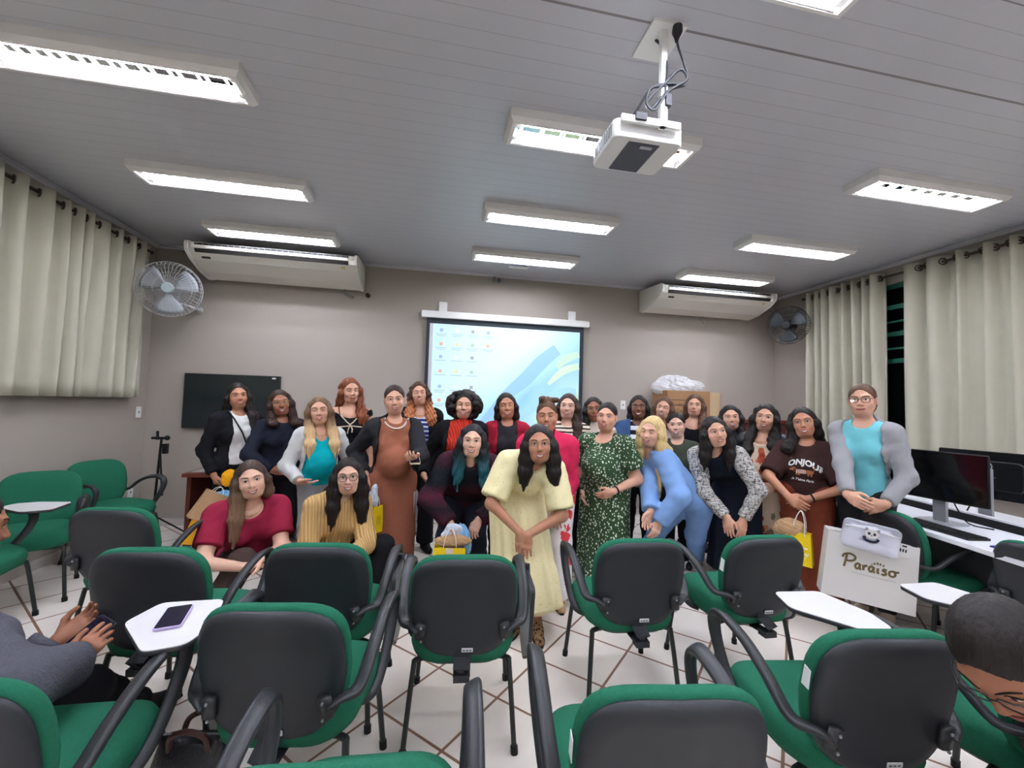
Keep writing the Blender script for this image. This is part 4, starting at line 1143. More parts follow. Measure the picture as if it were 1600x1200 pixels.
    fh = lambda P: smin(head_sdf((P-hc.astype(np.float32))@Ah.astype(np.float32)/hs, hd)*hs, cap(P, hc-hup*.055*hs-Fh*.018*hs, nb-np.array([0, 0, .05*s]), .046*s*g('neck', 1.), .056*s*g('neck', 1.)), .028)
    lo, hi = bounds([hc, nb], .15*hs); 
    V, Fq = grow(fh, lo, hi, .0042*hs); parts.append((V, Fq, 0))
    face_bits(w2, hd, parts, hs)
    fb = lambda P: np.minimum(np.minimum(torso_sdf(P, j, -.006), smin(arm_sdf(P, j, 0), arm_sdf(P, j, 1), .001)), np.minimum(leg_sdf(P, j, 0), leg_sdf(P, j, 1)))
    def fbody(P):
        d = torso_sdf(P, j, -.004)
        d = smin(d, cap(P, nb-U*.02*s, hc-hup*.09*hs-Fh*.02*hs, .055*s, .044*s), .03)
        for i in (0, 1): d = smin(d, arm_sdf(P, j, i), .03); d = smin(d, leg_sdf(P, j, i), .04)
        return d
    lo, hi = bounds([pel, nb, hc-hup*.09]+j.sh+j.el+j.ha+j.kn+j.an+[pel+Fb*.05], .13*s*j.w)
    lo[2] = max(lo[2], .0)
    V, Fq = grow(fbody, lo, hi, .0105); parts.append((V, Fq, 0))
    # hands
    for i, k in enumerate(('r', 'l')):
        e = (-1, 1)[i]; fd = g('fd'+k); pn = g('pn'+k)
        arm = unit(j.ha[i]-j.el[i])
        fdir = unit(arm+np.array([0, 0, -.25])) if fd is None else unit(L*fd[0]+Fb*fd[1]+np.array([0, 0, 1.])*fd[2])
        pal = (-L*e if pn is None else L*pn[0]+Fb*pn[1]+np.array([0, 0, 1.])*pn[2])      # where the palm looks
        zax = -unit(pal-fdir*(pal@fdir)); yax = np.cross(zax, fdir)
        # thumb lies toward +y for one hand; mirror the other
        tf = Fb+U*.4 if fd is None else (np.array([0, 0, 1.])+Fb*.3)
        th = g('th'+k)
        if th is not None: tf = L*th[0]+Fb*th[1]+np.array([0, 0, 1.])*th[2]
        if yax@tf < 0: yax = -yax
        B = np.stack([fdir, yax, zax], 1).astype(np.float32); hsz = .93*s*g('hsz', 1.)
        ho = dict(curl=g('curl'+k, g('curl', .35)), thumb=g('thumb', .5), spread=g('spread', .12))
        wp = j.ha[i]; ho['ad'] = tuple((B.T@(-arm.astype(np.float32)))*.04)
        f = lambda P, wp=wp, B=B, ho=ho: hand_sdf((P-wp.astype(np.float32))@B/hsz, ho)*hsz
        lo, hi = bounds([wp, wp+fdir*.17*hsz, wp-zax*.04], .065*hsz)
        V, Fq = grow(f, lo, hi, .0036); parts.append((V, Fq, 0))
        j.hd[i] = (wp, fdir, yax, zax)
    n = 0; VV, FF, MI = [], [], []
    for V, Fq, mi in parts:
        VV.append(np.asarray(V)); FF += [[q+n for q in f] for f in (Fq.tolist() if hasattr(Fq, 'tolist') else Fq)]; MI += [mi]*len(Fq); n += len(V)
    mesh_np('body', np.concatenate(VV), FF, [sk, M_lipd if g('skin') in ('dark', 'brown') else M_lip, M_teeth, M_eyew, M_iris, M_lash], root, MI)
    # ------------------------------------------------ clothes
    allp = [pel, nb]+j.sh+j.el+j.ha
    def mk(nm, f, lo, hi, h, m, lab=None):
        V, Fq = grow(f, lo, hi, h)
        if len(V) == 0: return None
        ob = mesh_np(nm, V, Fq, m, root)
        if lab: ob['label'] = lab
        return ob
    X = lambda P: (P-nb.astype(np.float32))@j.A.astype(np.float32)
    rw = random.Random(hash(label) % 1000 if False else sum(map(ord, label)))
    ph = rw.uniform(0, 6)
    def wrinkle(P, a=.003):
        return .6*a*(np.sin(P[:, 2]*58+ph+14*P[:, 0])*np.sin(P[:, 0]*31-P[:, 2]*23+ph)+.5*np.sin(P[:, 2]*90-P[:, 0]*60+2*ph))
    for cspec in g('wear', []):
        kind, m = cspec[0], cspec[1]; q = cspec[2] if len(cspec) > 2 else {}
        nm = q.get('name', kind)
        if kind in ('top', 'dress'):
            off = q.get('off', .013); sv = q.get('sleeve', .80 if any(c_[0] in ('jacket', 'blazer', 'hoodie', 'cardigan') for c_ in g('wear', [])) else 1.); hem = q.get('hem', .03); neck = q.get('neck', 'crew'); nd = q.get('nd', .0)
            def f(P, off=off, sv=sv, hem=hem, neck=neck):
                x = X(P); d = torso_sdf(P, j, off)
                if kind == 'top': d = smax(d, -((P-pel.astype(np.float32))@U.astype(np.float32)+hem*s), .012)
                if sv > 0:
                    for i in (0, 1):
                        so = off+q.get('so', .004)
                        a_ = arm_sdf(P, j, i, so, sv)
                        if q.get('puffs'): a_ = smin(a_, ell(P, j.sh[i]+(j.el[i]-j.sh[i])*.22, (.066*s, .066*s, .06*s)), .03)
                        if sv <= .5: # open sleeve end
                            m_ = j.sh[i]+(j.el[i]-j.sh[i])*min(1, sv*2); ax = unit(j.el[i]-j.sh[i])
                            a_ = smax(a_, (P-m_.astype(np.float32))@ax.astype(np.float32), .01)
                        else:
                            ax = unit(j.ha[i]-j.el[i]); m_ = j.el[i]+(j.ha[i]-j.el[i])*min(.97, (sv-.5)*2)
                            a_ = smax(a_, (P-m_.astype(np.float32))@ax.astype(np.float32)-.0, .008)
                        d = smin(d, a_, .03)
                if neck == 'turtle': d = smin(d, cap(P, nb-U*.02*s, nb+(hc-nb)*.42-hup*.0, .060*s, .052*s), .02)
                d = d+wrinkle(P, q.get('wr', .003))
                ny = {'crew': (.0, .062, .07, .035), 'scoop': (.0, .085, .085, .10), 'v': (0, .07, .08, .13), 'deep': (0, .10, .10, .125), 'square': (0, .09, .09, .085), 'turtle': None}[neck]
                if ny:
                    c_ = nb+Fb*.065*s+U*.02*s
                    d = smax(d, -ell(P, c_, np.array((ny[1], .075, ny[3]+nd))*s, j.A), .01)
                    d = smax(d, -cap(P, nb-Fb*.02*s+U*.012*s, hc-hup*.05, .058*s+off*.6, .058*s+off*.6), .01)
                if q.get('strap'):
                    d = smax(d, x[:, 2]+.075*s-.5*np.maximum(0, np.abs(x[:, 0])-.05), .01)
                return d
            h = .0105
            if kind == 'top':
                lo, hi = bounds(allp+[nb+U*.09*s, pel-U*.05], .16*s*j.w)
                lo, hi = bounds([lo, hi, pel+U*.14*s+Fb*(.27+.05*j.belly)*s*j.w**.5], .0)
                mk(nm, f, lo, hi, h, m, q.get('label'))
            else:
                zh = q.get('hemz', .35); fl = q.get('flare', .2); wd_ = q.get('wide', .155); fold = q.get('fold', .012)
                kc = (j.an[0]+j.an[1])/2
                hemc = np.array([kc[0], kc[1], zh])+Fg*q.get('fwd', .02)+Lg*q.get('side', 0)
                f0 = f
                def fs(P, f0=f0):
                    d = f0(P)
                    ax = hemc-pel; LL = np.linalg.norm(ax); ax = ax/LL
                    rel = P-pel.astype(np.float32); t = np.clip(rel@ax.astype(np.float32)/LL, -.1, 1.05)
                    x_ = rel@Lg.astype(np.float32); Fp = unit(Fg-ax*(Fg@ax)).astype(np.float32); y_ = rel@Fp
                    x_ = rel@np.cross(ax, Fp).astype(np.float32)
                    th_ = np.arctan2(y_, x_)
                    fo = fold*np.clip(t, 0, 1)*(np.sin(9*th_+ph)+.5*np.sin(17*th_+2*ph))
                    r_ = (wd_+(fl-wd_)*np.clip(t, 0, 1))*s+fo
                    sk_ = np.sqrt(x_**2+(y_*1.22)**2)-r_
                    if q.get('tier'): sk_ = sk_-.012*(np.clip((t-q['tier'])*12, 0, 1))
                    sk_ = smax(sk_, (t-1)*LL, .01); sk_ = smax(sk_, -(t+.02)*LL, .03)
                    for i in (0, 1):
                        lg = smin(cap(P, j.hip[i], j.kn[i], .085*s*j.w**.8+.014, .068*s*j.w**.8+.016), cap(P, j.kn[i], j.an[i], .068*s*j.w**.8+.016, .06*s*j.w**.8+.01), .03)
                        sk_ = smin(sk_, smax(lg, zh-P[:, 2], .01), .07)
                    return smin(d, sk_, .05)
                lo, hi = bounds(allp+[nb+U*.06*s, hemc], .17*s*j.w); lo2, hi2 = bounds([hemc-[fl*s+.04, fl*s+.04, .02], hemc+[fl*s+.04, fl*s+.04, 0]]+j.kn+[pel+Fb*.2], .1)
                lo = np.minimum(lo, lo2); hi = np.maximum(hi, hi2); lo[2] = zh-.03
                mk(nm, fs, lo, hi, h, m, q.get('label'))
        elif kind in ('jacket', 'cardigan', 'hoodie', 'blazer'):
            off = q.get('off', .026); gap = q.get('gap', .06); hem = q.get('hem', .08); sv = q.get('sleeve', .97); gl = q.get('gaplow', gap*1.3)
            def f(P, off=off, gap=gap, hem=hem, sv=sv):
                x = X(P); d = torso_sdf(P, j, off)
                d = smin(d, smax(cap(P, nb-Fb*.035*s, nb+U*.035*s-Fb*.04*s, .062*s, .06*s), x[:, 1]-.035*s, .01), .02)
                if q.get('hood'): d = smin(d, ell(P, nb-Fb*.085*s-U*.02*s, np.array((.12, .055, .075))*s, j.A), .03)
                for i in (0, 1): d = smin(d, cap(P, j.sh[i], j.sh[i]+(j.el[i]-j.sh[i])*.3, .056*s*j.w**.7+off*.62, .054*s*j.w**.7+off*.62), .03)
                t = np.clip(-x[:, 2]/(.5*s), 0, 1); gw = (gap+(gl-gap)*t)*s
                gx = x[:, 0]-q.get('shift', 0.)*s
                cut = np.maximum(np.abs(gx)-gw, -(x[:, 1]+.01))
                d = smax(d, -cut, .012)
                d = smax(d, -cap(P, nb-Fb*.01*s-U*.03*s, nb+(hc-nb)*.7, .054*s, .056*s), .008)
                d = smax(d, -((P-pel.astype(np.float32))@U.astype(np.float32)+hem*s), .012)
                for i in (0, 1):
                    a_ = arm_sdf(P, j, i, off*.62+.006, sv); ax = unit(j.ha[i]-j.el[i]); m_ = j.el[i]+(j.ha[i]-j.el[i])*min(.97, (sv-.5)*2)
                    a_ = smax(a_, (P-m_.astype(np.float32))@ax.astype(np.float32), .008)
                    d = smin(d, a_, .022)
                return d+wrinkle(P, .004)
            lo, hi = bounds(allp+[nb+U*.09*s, pel-U*hem*s, pel-Fb*.04*s], .17*s*j.w)
            mk(nm, f, lo, hi, .0105, m, q.get('label'))
        elif kind == 'trousers':
            off = q.get('off', .010); fl = q.get('flare', 0.); up = q.get('upto', 1.); ht = q.get('rise', .10)
            def f(P, off=off, fl=fl):
                d = ell(P, j.pel, np.array((.160*j.w*j.hipw, .112*j.w, .125))*s+.003, j.A)
                d = smin(d, ell(P, j.pel+(j.che-j.pel)*.52, np.array((.122*j.w*j.waist, .092*j.w*j.waist, .15))*s+.003, j.A), .06)
                if j.belly: d = smin(d, ell(P, j.pel+U*.135*s+Fb*(.045+.045*j.belly)*s, np.array((.118*j.w, .075+.055*j.belly, .125))*s+.003, j.A), .05)
                if j.seat: d = smin(d, ell(P, j.pel-Fb*.05*s-U*.02*s, np.array((.15*j.w, .10, .11))*s+off, j.A), .05)
                d = smax(d, (P-pel.astype(np.float32))@U.astype(np.float32)-ht*s, .01)
                for i in (0, 1):
                    l_ = leg_sdf(P, j, i, off, up, .05, fl)
                    if q.get('cuff'): l_ = smin(l_, cap(P, j.an[i]+(j.kn[i]-j.an[i])*.12, j.an[i]+(j.kn[i]-j.an[i])*.3, .055*s, .06*s), .03)
                    d = smin(d, l_, .04)
                d = d+wrinkle(P, q.get('wr', .0028))
                zc = min(j.an[0][2], j.an[1][2])
                return smax(d, zc-.012-P[:, 2], .01)
            lo, hi = bounds([pel+U*ht*s, pel+Fb*.08, pel-Fb*.08]+j.kn+j.an+j.hip, .15*s*j.w+fl)
            lo[2] = .02
            mk(nm, f, lo, hi, .0105, m, q.get('label'))
        elif kind == 'skirt':
            zh = q.get('hemz', .2); fl = q.get('flare', .2); wd_ = q.get('wide', .15); fold = q.get('fold', .012)
            kc = (j.an[0]+j.an[1])/2; hemc = np.array([kc[0], kc[1], zh])+Fg*.02
            def f(P):
                top_ = pel+U*.10*s; ax = hemc-top_; LL = np.linalg.norm(ax); ax = ax/LL; rel = P-top_.astype(np.float32)
                t = np.clip(rel@ax.astype(np.float32)/LL, -.1, 1.05); Fp = unit(Fg-ax*(Fg@ax)).astype(np.float32); y_ = rel@Fp; x_ = rel@np.cross(ax, Fp).astype(np.float32)
                th_ = np.arctan2(y_, x_); fo = fold*np.clip(t, 0, 1)*(np.sin(9*th_+ph)+.5*np.sin(17*th_+2*ph))
                r_ = np.interp(t, [0, .22, 1], [.128*j.w, wd_*j.w, fl]).astype(np.float32)*s+fo
                d = np.sqrt(x_**2+(y_*1.25)**2)-r_
                d = smin(d, torso_sdf(P, j, .012), .02)
                return smax(smax(d, (t-1)*LL, .008), -t*LL, .008)
            lo, hi = bounds([pel+U*.1, hemc], .2*s*j.w+.05); lo[2] = zh-.03
            mk(nm, f, lo, hi, .0105, m, q.get('label'))
    # shoes
    sm_ = g('shoes', M_dark); 
    for i in (0, 1):
        if not g('noshoes'):
            a = j.an[i]; e = (-1, 1)[i]; fd_ = unit(Fg+Lg*e*.25); tl = g('toe', (0, 0))[i]
            c0 = np.array([a[0], a[1], .04*s+max(0, a[2]-.075*s)])
            def f(P, c0=c0, fd_=fd_, a=a):
                d = cap(P, c0-fd_*.045*s-[0, 0, .004], c0+fd_*.03*s-[0, 0, .002], .034*s, .036*s)
                d = smin(d, cap(P, c0+fd_*.03*s-[0, 0, .008], c0+fd_*.14*s-[0, 0, .014], .038*s, .03*s), .03)
                d = smin(d, cap(P, c0-fd_*.015*s, a+[0, 0, .015*s], .036*s, .036*s), .02)
                return smax(d, c0[2]-.038*s-P[:, 2], .006)
            lo, hi = bounds([c0-fd_*.08*s, c0+fd_*.19*s, a+[0, 0, .02]], .05*s)
            sh_ = mk('shoe', f, lo, hi, .0075, sm_)
            MB().prism([tuple((c0+fd_*x*s+np.cross(fd_, (0, 0, 1))*y*s)[:2]) for x, y in rounded([(-.076, -.026), (.10, -.035), (.168, -.010), (.168, .010), (.10, .035), (-.076, .026)], .025)], max(.0, c0[2]-.04*s), c0[2]-.026*s, .003).build('sole', mat('shoe_sole', (190, 186, 178), .7) if g('sole') else M_dark, sh_, smooth=True)
    # ------------------------------------------------ hair
    hm = g('hair'); hst = g('style', 'long'); ln = g('hlen', .30)
    Hq = lambda P: (P-hc.astype(np.float32))@Ah.astype(np.float32)/hs
    if hm is not None:
        rg = np.random.default_rng(sum(map(ord, label)))
        locks = []
        wh = lambda x, y, z: hc+Ah@(np.array([x, y, z])*hs)
        fro = g('front', (1, 1))
        if hst in ('long', 'wavy', 'curlylong'):
            for e in (-1, 1):
                root_ = wh(e*.062, -.01, .05); tmp = wh(e*.082, .004, -.02); jaw = wh(e*.079, -.002, -.10)
                fr = fro[(e+1)//2]
                lh = ln if not isinstance(ln, tuple) else ln[(e+1)//2]
                if fr:
                    hf = g('hfwd', .0)+(.014 if any(c_[0] in ('jacket', 'blazer', 'hoodie', 'cardigan') for c_ in g('wear', [])) else 0)
                    endp = j.nb+Ls*e*(.098+.01*fr)*s+Fg*((.103+.022*j.bust)*s*j.w**.5+hf)-np.array([0, 0, 1.])*lh*s*.7-U*lh*s*.3*max(0, U[2])
                    mid = j.nb+Ls*e*.098*s+Fg*(.062*s+hf)-U*.02*s
                    z_ = np.array([0, 0, 1.])
                    for q_, (dx, dl, rr) in enumerate(((-.020, .00, .024), (.002, -.035, .026), (.024, .015, .022))):
                        en = endp+Ls*e*dx*1.3*s+z_*dl*min(1, lh*5)
                        if U[2] < .9 or g('hang'):
                            j2 = jaw+Ls*e*(dx*.9+.004)*s; en = np.array([j2[0], j2[1], 0])+Ls*e*.012+Fg*.012*q_+z_*(nb[2]-lh*s+dl)
                            pts_ = [root_, tmp+Ls*e*dx*.3, j2, j2*.5+en*.5, en]; rs_ = [.022, .024, rr+.004, rr, .007]
                        else:
                            m2 = mid+Ls*e*dx*.8*s
                            pts_ = [root_, tmp+Ls*e*dx*.25, jaw+Ls*e*dx*.5*s, m2, (m2+en)/2+Fb*.018*s*j.bust, en]; rs_ = [.022, .024, rr+.003, rr+.003, rr-.001, .007]
                        locks.append((pts_, rs_))
                    if U[2] >= .9 and not g('hang'): locks.append(([tmp, jaw-Fb*.02, mid-Fb*.035+L*e*.015, endp-Fb*.02+L*e*.02+U*.04], [.02, .03, .034, .012]))
                else:
                    mid = j.nb-Fb*.07*s+L*e*.07*s
                    locks.append(([root_, tmp-Fh*.01, jaw-Fh*.03, mid, mid-U*lh*s-Fb*.03], [.022, .026, .034, .042, .02]))
            locks.append(([wh(0, -.07, .03), wh(0, -.085, -.06), j.nb-Fb*.075*s-U*.01*s, j.nb-Fb*.105*s-U*(ln if not isinstance(ln, tuple) else min(ln))*s], [.06, .06, .062, .04]))
            for e in (-1, 1): locks.append(([wh(e*.04, -.05, .02), wh(e*.055, -.055, -.06), j.nb-Fb*.06*s+L*e*.06*s], [.05, .045, .04]))
        if hst == 'pony':
            locks.append(([wh(0, -.09, .03), wh(0, -.12, .0), wh(0, -.11, -.08), wh(0, -.10, -.16)], [.03, .034, .03, .015]))
        if hst == 'tail':
            e = g('tail', 1); endp = j.nb+L*e*.09*s+Fb*.10*s-U*.14*s
            locks.append(([wh(e*.03, -.09, -.02), wh(e*.07, -.05, -.10), j.nb+L*e*.10*s+Fb*.03*s, endp], [.035, .032, .034, .012]))
        bumps = []
        if hst == 'bun': bumps = [(wh(*(np.array([0, -.025, .122])+rg.normal(size=3)*[.024, .022, .008])), .015+.009*rg.random()) for _ in range(46)]
        if hst == 'afro':
            for _ in range(240):
                v = rg.normal(size=3); v /= np.linalg.norm(v)
                p_ = np.array([v[0]*.128*g('aw', 1.), -.035+v[1]*.10, .002+v[2]*.118])
                if p_[2] < -.145: continue
                if p_[1] > .015 and abs(p_[0]) < .075 and p_[2] < .085: continue
                bumps.append((wh(*p_), .020+.014*rg.random()))
        if hst == 'short':
            pass
        cw = g('capw', 1.)
        st = g('strand', .0022); nst = g('nst', 46)
        def fhair(P):
            q = Hq(P); 
            d = ell(q, (0, -.022, .035), (.0795*cw, .1005, .0885))
            d = smin(d, ell(q, (0, -.045, -.03), (.074*cw, .072, .075)), .03)
            hln = g('hline', .082)
            cut = ell(q, (0, .098, hln-.105), (.0655*g('fw', 1.), .088, .103))
            if g('part', 1) and hst != 'short': cut = smin(cut, cap(q, (0, .10, hln), (0, .05, .128), .014, .002), .02)
            d = smax(d, -cut, .010)
            d = smax(d, -ell(np.concatenate([np.abs(q[:, :1]), q[:, 1:]], 1), (.082, .012, -.035), (.02, .03, .05)), .01) if hst in ('bun', 'pony', 'short', 'tail') else d
            a_ = np.arctan2(q[:, 0], q[:, 1]+.02)
            d = d*hs+st*.6*np.sin(a_*nst+6*q[:, 2]*10)
            for pts, rs in locks:
                c_ = chain(P, pts, [r_*s for r_ in rs], .03)
                if hst == 'curlylong': c_ = c_+.008*np.sin(P[:, 2]*120+P[:, 0]*60)*np.sin(P[:, 0]*150)
                elif hst == 'wavy': c_ = c_+.006*np.sin(P[:, 2]*55+8*np.sin(P[:, 0]*20))+.002*np.sin(P[:, 0]*420+P[:, 2]*22)
                else: c_ = c_+st*np.sin(P[:, 0]*330+P[:, 1]*250+4*np.sin(P[:, 2]*9))
                d = smin(d, c_, .02)
            for c_, r_ in bumps: d = smin(d, ell(P, c_, (r_, r_, r_)), .008)
            if hst in ('long', 'wavy', 'curlylong'):   # keep the face clear
                d = smax(d, -ell(q, (0, .10, -.03), (.066*g('fw', 1.), .10, .105))*hs, .012)
            return d
        pts = [hc]+[p for l_ in locks for p in l_[0]]+[b[0] for b in bumps]
        lo, hi = bounds(pts, .07); lo = np.minimum(lo, hc-.14); hi = np.maximum(hi, hc+.14)
        mk('hair', fhair, lo, hi, .0058, hm)
    # ------------------------------------------------ glasses, necklaces, watches
    if g('glasses'):
        gm = M_frame_dk if g('glasses') == 'dark' else M_frame_gd; rr = .0017 if g('glasses') == 'dark' else .0011
        mb = MB(); lens = MB()
        for e in (-1, 1):
            c_ = np.array([e*.032, .0965, .002]); o_ = [(c_[0]+x, c_[1]-.25*abs(x+e*.0)*0-.004*(x*e > .01), c_[2]+z) for x, z in rrect(.047, .037, .014, 3)]
            mb.tube(o_, rr, 6, closed=True); lens.add(o_, [list(range(len(o_)))])
            mb.tube([(e*.0555, .094, .009), (e*.0745, .06, .012), (e*.0785, -.005, .010)], rr, 6)
        mb.tube([(-.009, .0975, .006), (0, .100, .009), (.009, .0975, .006)], rr, 6)
        mb.v = [tuple(p) for p in w2(np.array(mb.v))]; lens.v = [tuple(p) for p in w2(np.array(lens.v))]
        go = mb.build('glasses', gm, root, smooth=True); lens.build('lenses', M_lens, go)
    if g('necklace'):
        mb = MB(); R_ = .075*s
        pth = [j.nb+L*R_*math.sin(t)+Fb*(.052*s+.035*s*math.cos(t))-U*(.03*s*(.0)+.045*s*max(0, math.cos(t))) for t in np.linspace(-1.5, 1.5, 17)]
        # lay the chain on the chest
        pth = [settle(p, lambda P: torso_sdf(P, j, .0), Fb) for p in pth]
        mb.tube(pth, .0016, 5); mb.ball(tuple(pth[8]+Fb*.003), .006, 8)
        mb.build('necklace', g('necklace'), root, smooth=True)
    for i, k in enumerate(('watchr', 'watchl')):
        if g(k):
            wp, fdir, yax, zax = j.hd[i]; c_ = wp-unit(j.ha[i]-j.el[i])*.03; ax = unit(j.ha[i]-j.el[i])
            mb = MB(); mb.torus(c_, ax, .030*s, .006, 22, 6); wo = mb.build('watch', g(k), root, smooth=True)
    j.root = root; j.base = base; j.L, j.F, j.U = L, Fb, U; j.Ah = Ah; j.hs = hs; j.Z = Z; j.Fg, j.Lg = Fg, Lg
    return j
def settle(p, f, d, n=40):
    """slide p along d until it lies on the surface f"""
    t = np.linspace(.22, -.12, 200); Q = (np.asarray(p)[None]+np.outer(t, d)).astype(np.float32); v = f(Q); i = np.argmax(v < 0)
    return Q[i].astype(float) if v[i] < 0 else np.asarray(p)

def on_cloth(j, V2, off, lift=.0025, cz=0.):
    """points given as (x, z) on the chest plane, slid onto the cloth"""
    t = np.linspace(.34, -.10, 260); L, F, U = j.A.T; out = []
    for x, z in V2:
        p = j.nb+L*x+U*(z+cz); Q = (p[None]+np.outer(t, F)).astype(np.float32); v = torso_sdf(Q, j, off); i = int(np.argmax(v < 0))
        if i > 0: tt = t[i-1]+(t[i]-t[i-1])*float(v[i-1]/(v[i-1]-v[i]+1e-9))
        else: tt = .1
        out.append(p+F*(tt+lift))
    return np.array(out)
def word_on(j, body, size, x, z, off, m, arch=0., name='shirt_lettering', shear=0., bold=0., roll=0.):
    o = text('tmp', body, size, Matrix.Identity(4), m, None, 0., shear, bold)
    me = o.data; V = [(v.co.x, v.co.y) for v in me.vertices]; F = [list(p.vertices) for p in me.polygons]
    bpy.data.objects.remove(o)
    c, s_ = math.cos(roll), math.sin(roll)
    V = [(x+a*c-b*s_, z+(b-arch*a*a)*c+a*s_) for a, b in V]
    return mesh_np(name, on_cloth(j, V, off), F, m, j.root, smooth=False)
def shape_on(j, name, polys, x, z, off, m, lift=.0025):
    V, F = [], []
    for p in polys:
        n = len(V); V += [(x+a, z+b) for a, b in p]; F.append(list(range(n, n+len(p))))
    return mesh_np(name, on_cloth(j, V, off, lift), F, m, j.root, smooth=False)
def cord_on(j, name, pts, off, r, m, lift=.002):
    mb = MB(); mb.tube(list(on_cloth(j, pts, off, lift)), r, 6, up=tuple(j.F)); return mb.build(name, m, j.root, smooth=True)

# ------------------------------------------------------------------ the group, image left to right
HB = hairm('black', (30, 24, 22)); HD = hairm('dark_brown', (52, 36, 28)); HM = hairm('mid_brown', (86, 60, 42)); HR = hairm('red_brown', (120, 66, 40))
C_black = cloth('black', (26, 26, 30)); C_charc = cloth('charcoal', (44, 44, 48)); C_navy = cloth('navy', (30, 33, 46)); C_white = cloth('white_rib', (226, 224, 220))
C_gold = M_gold; J = {}
J[1] = person('person in black blazer over white top, holding a kraft bag beside the television', (370, 598), (373, 639), 3.84, yaw=22, fyaw=-12, skin='tan', hair=HB, hlen=(.05, .34), front=(0, 1), smile=1,
  hr=(334, 742, -.22), hl=(398, 745, .1), fdr=(.25, .2, -1), curlr=.9, wear=[('top', C_white, dict(hem=.0)), ('blazer', C_black, dict(gap=.075, hem=.14, off=.024, name='blazer')), ('trousers', C_black)], necklace=C_gold)
J[2] = person('person in plain navy sweater and glasses, one hand on the stomach', (435, 609), (441, 650), 3.8, yaw=14, fyaw=-10, skin='brown', hair=HD, hlen=.02, smile=2, glasses='gold', w=1.12,
  hr=(425, 735, -.2), fdr=(1, .25, -.15), pnr=(0, -1, 0), curlr=.2, pr=(-1, -.2, 0), wear=[('top', C_navy, dict(hem=.10, off=.014)), ('trousers', C_black)], necklace=M_greyp)
J[3] = person('person in teal top and open pale grey jacket, one hand under the belly', (498, 620), (500, 663), 3.55, yaw=12, fyaw=-14, skin='light', eyes='closed', hair=hairm('blonde_ombre', (110, 84, 60), ((206, 172, 126), 1.28, .12)), hlen=.22, smile=1, belly=.9, w=.98,
  hr=(468, 752, -.26), fdr=(1, .3, -.2), pnr=(0, -.3, 1), curlr=.3, hl=(545, 745, -.05), watchr=M_dark, wear=[('top', cloth('teal', (0, 158, 164)), dict(neck='v', hem=.06)), ('jacket', cloth('pale_grey', (196, 196, 194)), dict(gap=.105, gaplow=.16, hem=.05)), ('trousers', cloth('grey_jersey', (158, 160, 162)))], necklace=C_gold, shoes=M_greyp)
J[4] = person('person in black strappy dress with cream lace trim, standing at the back', (547, 590), (548, 630), 3.95, yaw=5, fyaw=10, fpitch=6, skin='light', eyes='closed', hair=HR, style='wavy', hlen=(.0, .14), front=(0, 1), smile=0,
  wear=[('dress', C_black, dict(sleeve=0, neck='deep', strap=1, hemz=.35, flare=.2))], bust=1.25)
J[5] = person('person in long brown fitted dress and black blazer, small phone in hand', (616, 602), (617, 648.5), 3.3, yaw=8, fyaw=-8, skin='light', hair=HD, style='pony', smile=1, belly=1.25, w=1.02, s=.985,
  hr=(571, 741, -.10), fdr=(.1, .2, -1), curlr=.8, hl=(646, 716, -.36), fdl=(-.35, .85, .1), pnl=(-.3, 0, 1), curll=.6, pl=(.5, -.8, -.3), shoes=cloth('sandal_black', (40, 32, 30)),
  wear=[('dress', cloth('terracotta', (150, 92, 70)), dict(sleeve=.0, neck='crew', hemz=.14, flare=.178, wide=.165, fold=.004, off=.008)), ('blazer', C_charc, dict(gap=.115, gaplow=.165, hem=.03, off=.024, name='blazer'))])
J[6] = person('person in blue striped top under black jacket, at the left edge of the screen', (654, 596), (656, 633.5), 4.15, yaw=4, fyaw=-4, skin='light', eyes='closed', hair=hairm('ginger_curls', (66, 42, 32), ((176, 108, 66), 1.50, .12)), style='curlylong', hlen=.13, smile=1,
  wear=[('top', cloth_fx('blue_stripe', stripes((52, 66, 140), (226, 228, 236), .042, .62)), dict(hem=.0, neck='scoop')), ('jacket', C_black, dict(gap=.07)), ('trousers', C_black, dict(flare=.03))], necklace=C_gold)
J[7] = person('person in red ribbed knit top and open black jacket before the screen', (727, 613), (723, 654), 3.72, yaw=-6, fyaw=4, skin='light', eyes='closed', hair=HB, style='afro', aw=1.1, smile=2, w=1.15, fw=1.06,
  hr=(662, 742, -.15), fdr=(.5, .1, -.9), wear=[('top', cloth_fx('red_knit', ribs((214, 62, 46), .02)), dict(neck='turtle', hem=.04)), ('jacket', C_black, dict(gap=.10, hem=.12, shift=-.01)), ('trousers', C_black)])
J[8] = person('person crouching in maroon and black banded sweater, yellow gift bag in hand', (740, 664), (736.5, 713), 3.05, yaw=-4, fyaw=2, skin='fair', hair=hairm('teal_dyed', (24, 26, 30), ((24, 82, 92), 1.10, .16)), style='wavy', hlen=.20, smile=2, w=1.2, s=.99, pel=(.0, .34, .70), nb=(0, .06, .04), slope=.06,
  hr=(704, 818, -.12), hl=(748, 812, -.10), fdr=(.25, .2, -1), fdl=(-.35, .35, -.8), pnl=(0, -.4, -1), curll=.45, curlr=.8, pr=(-1, -.5, 0), pl=(1, -.5, 0), fr=(-.13, .24), fl=(.13, .24),
  wear=[('top', cloth_fx('banded_knit', bands([(30, 26, 34), (74, 32, 46), (34, 28, 36), (84, 34, 50), (26, 30, 36), (24, 30, 36), (58, 30, 42), (74, 34, 50)], .55, 1.12)), dict(hem=.08, off=.022, so=.012, neck='crew')), ('trousers', cloth('dark_denim', (38, 42, 54)))])
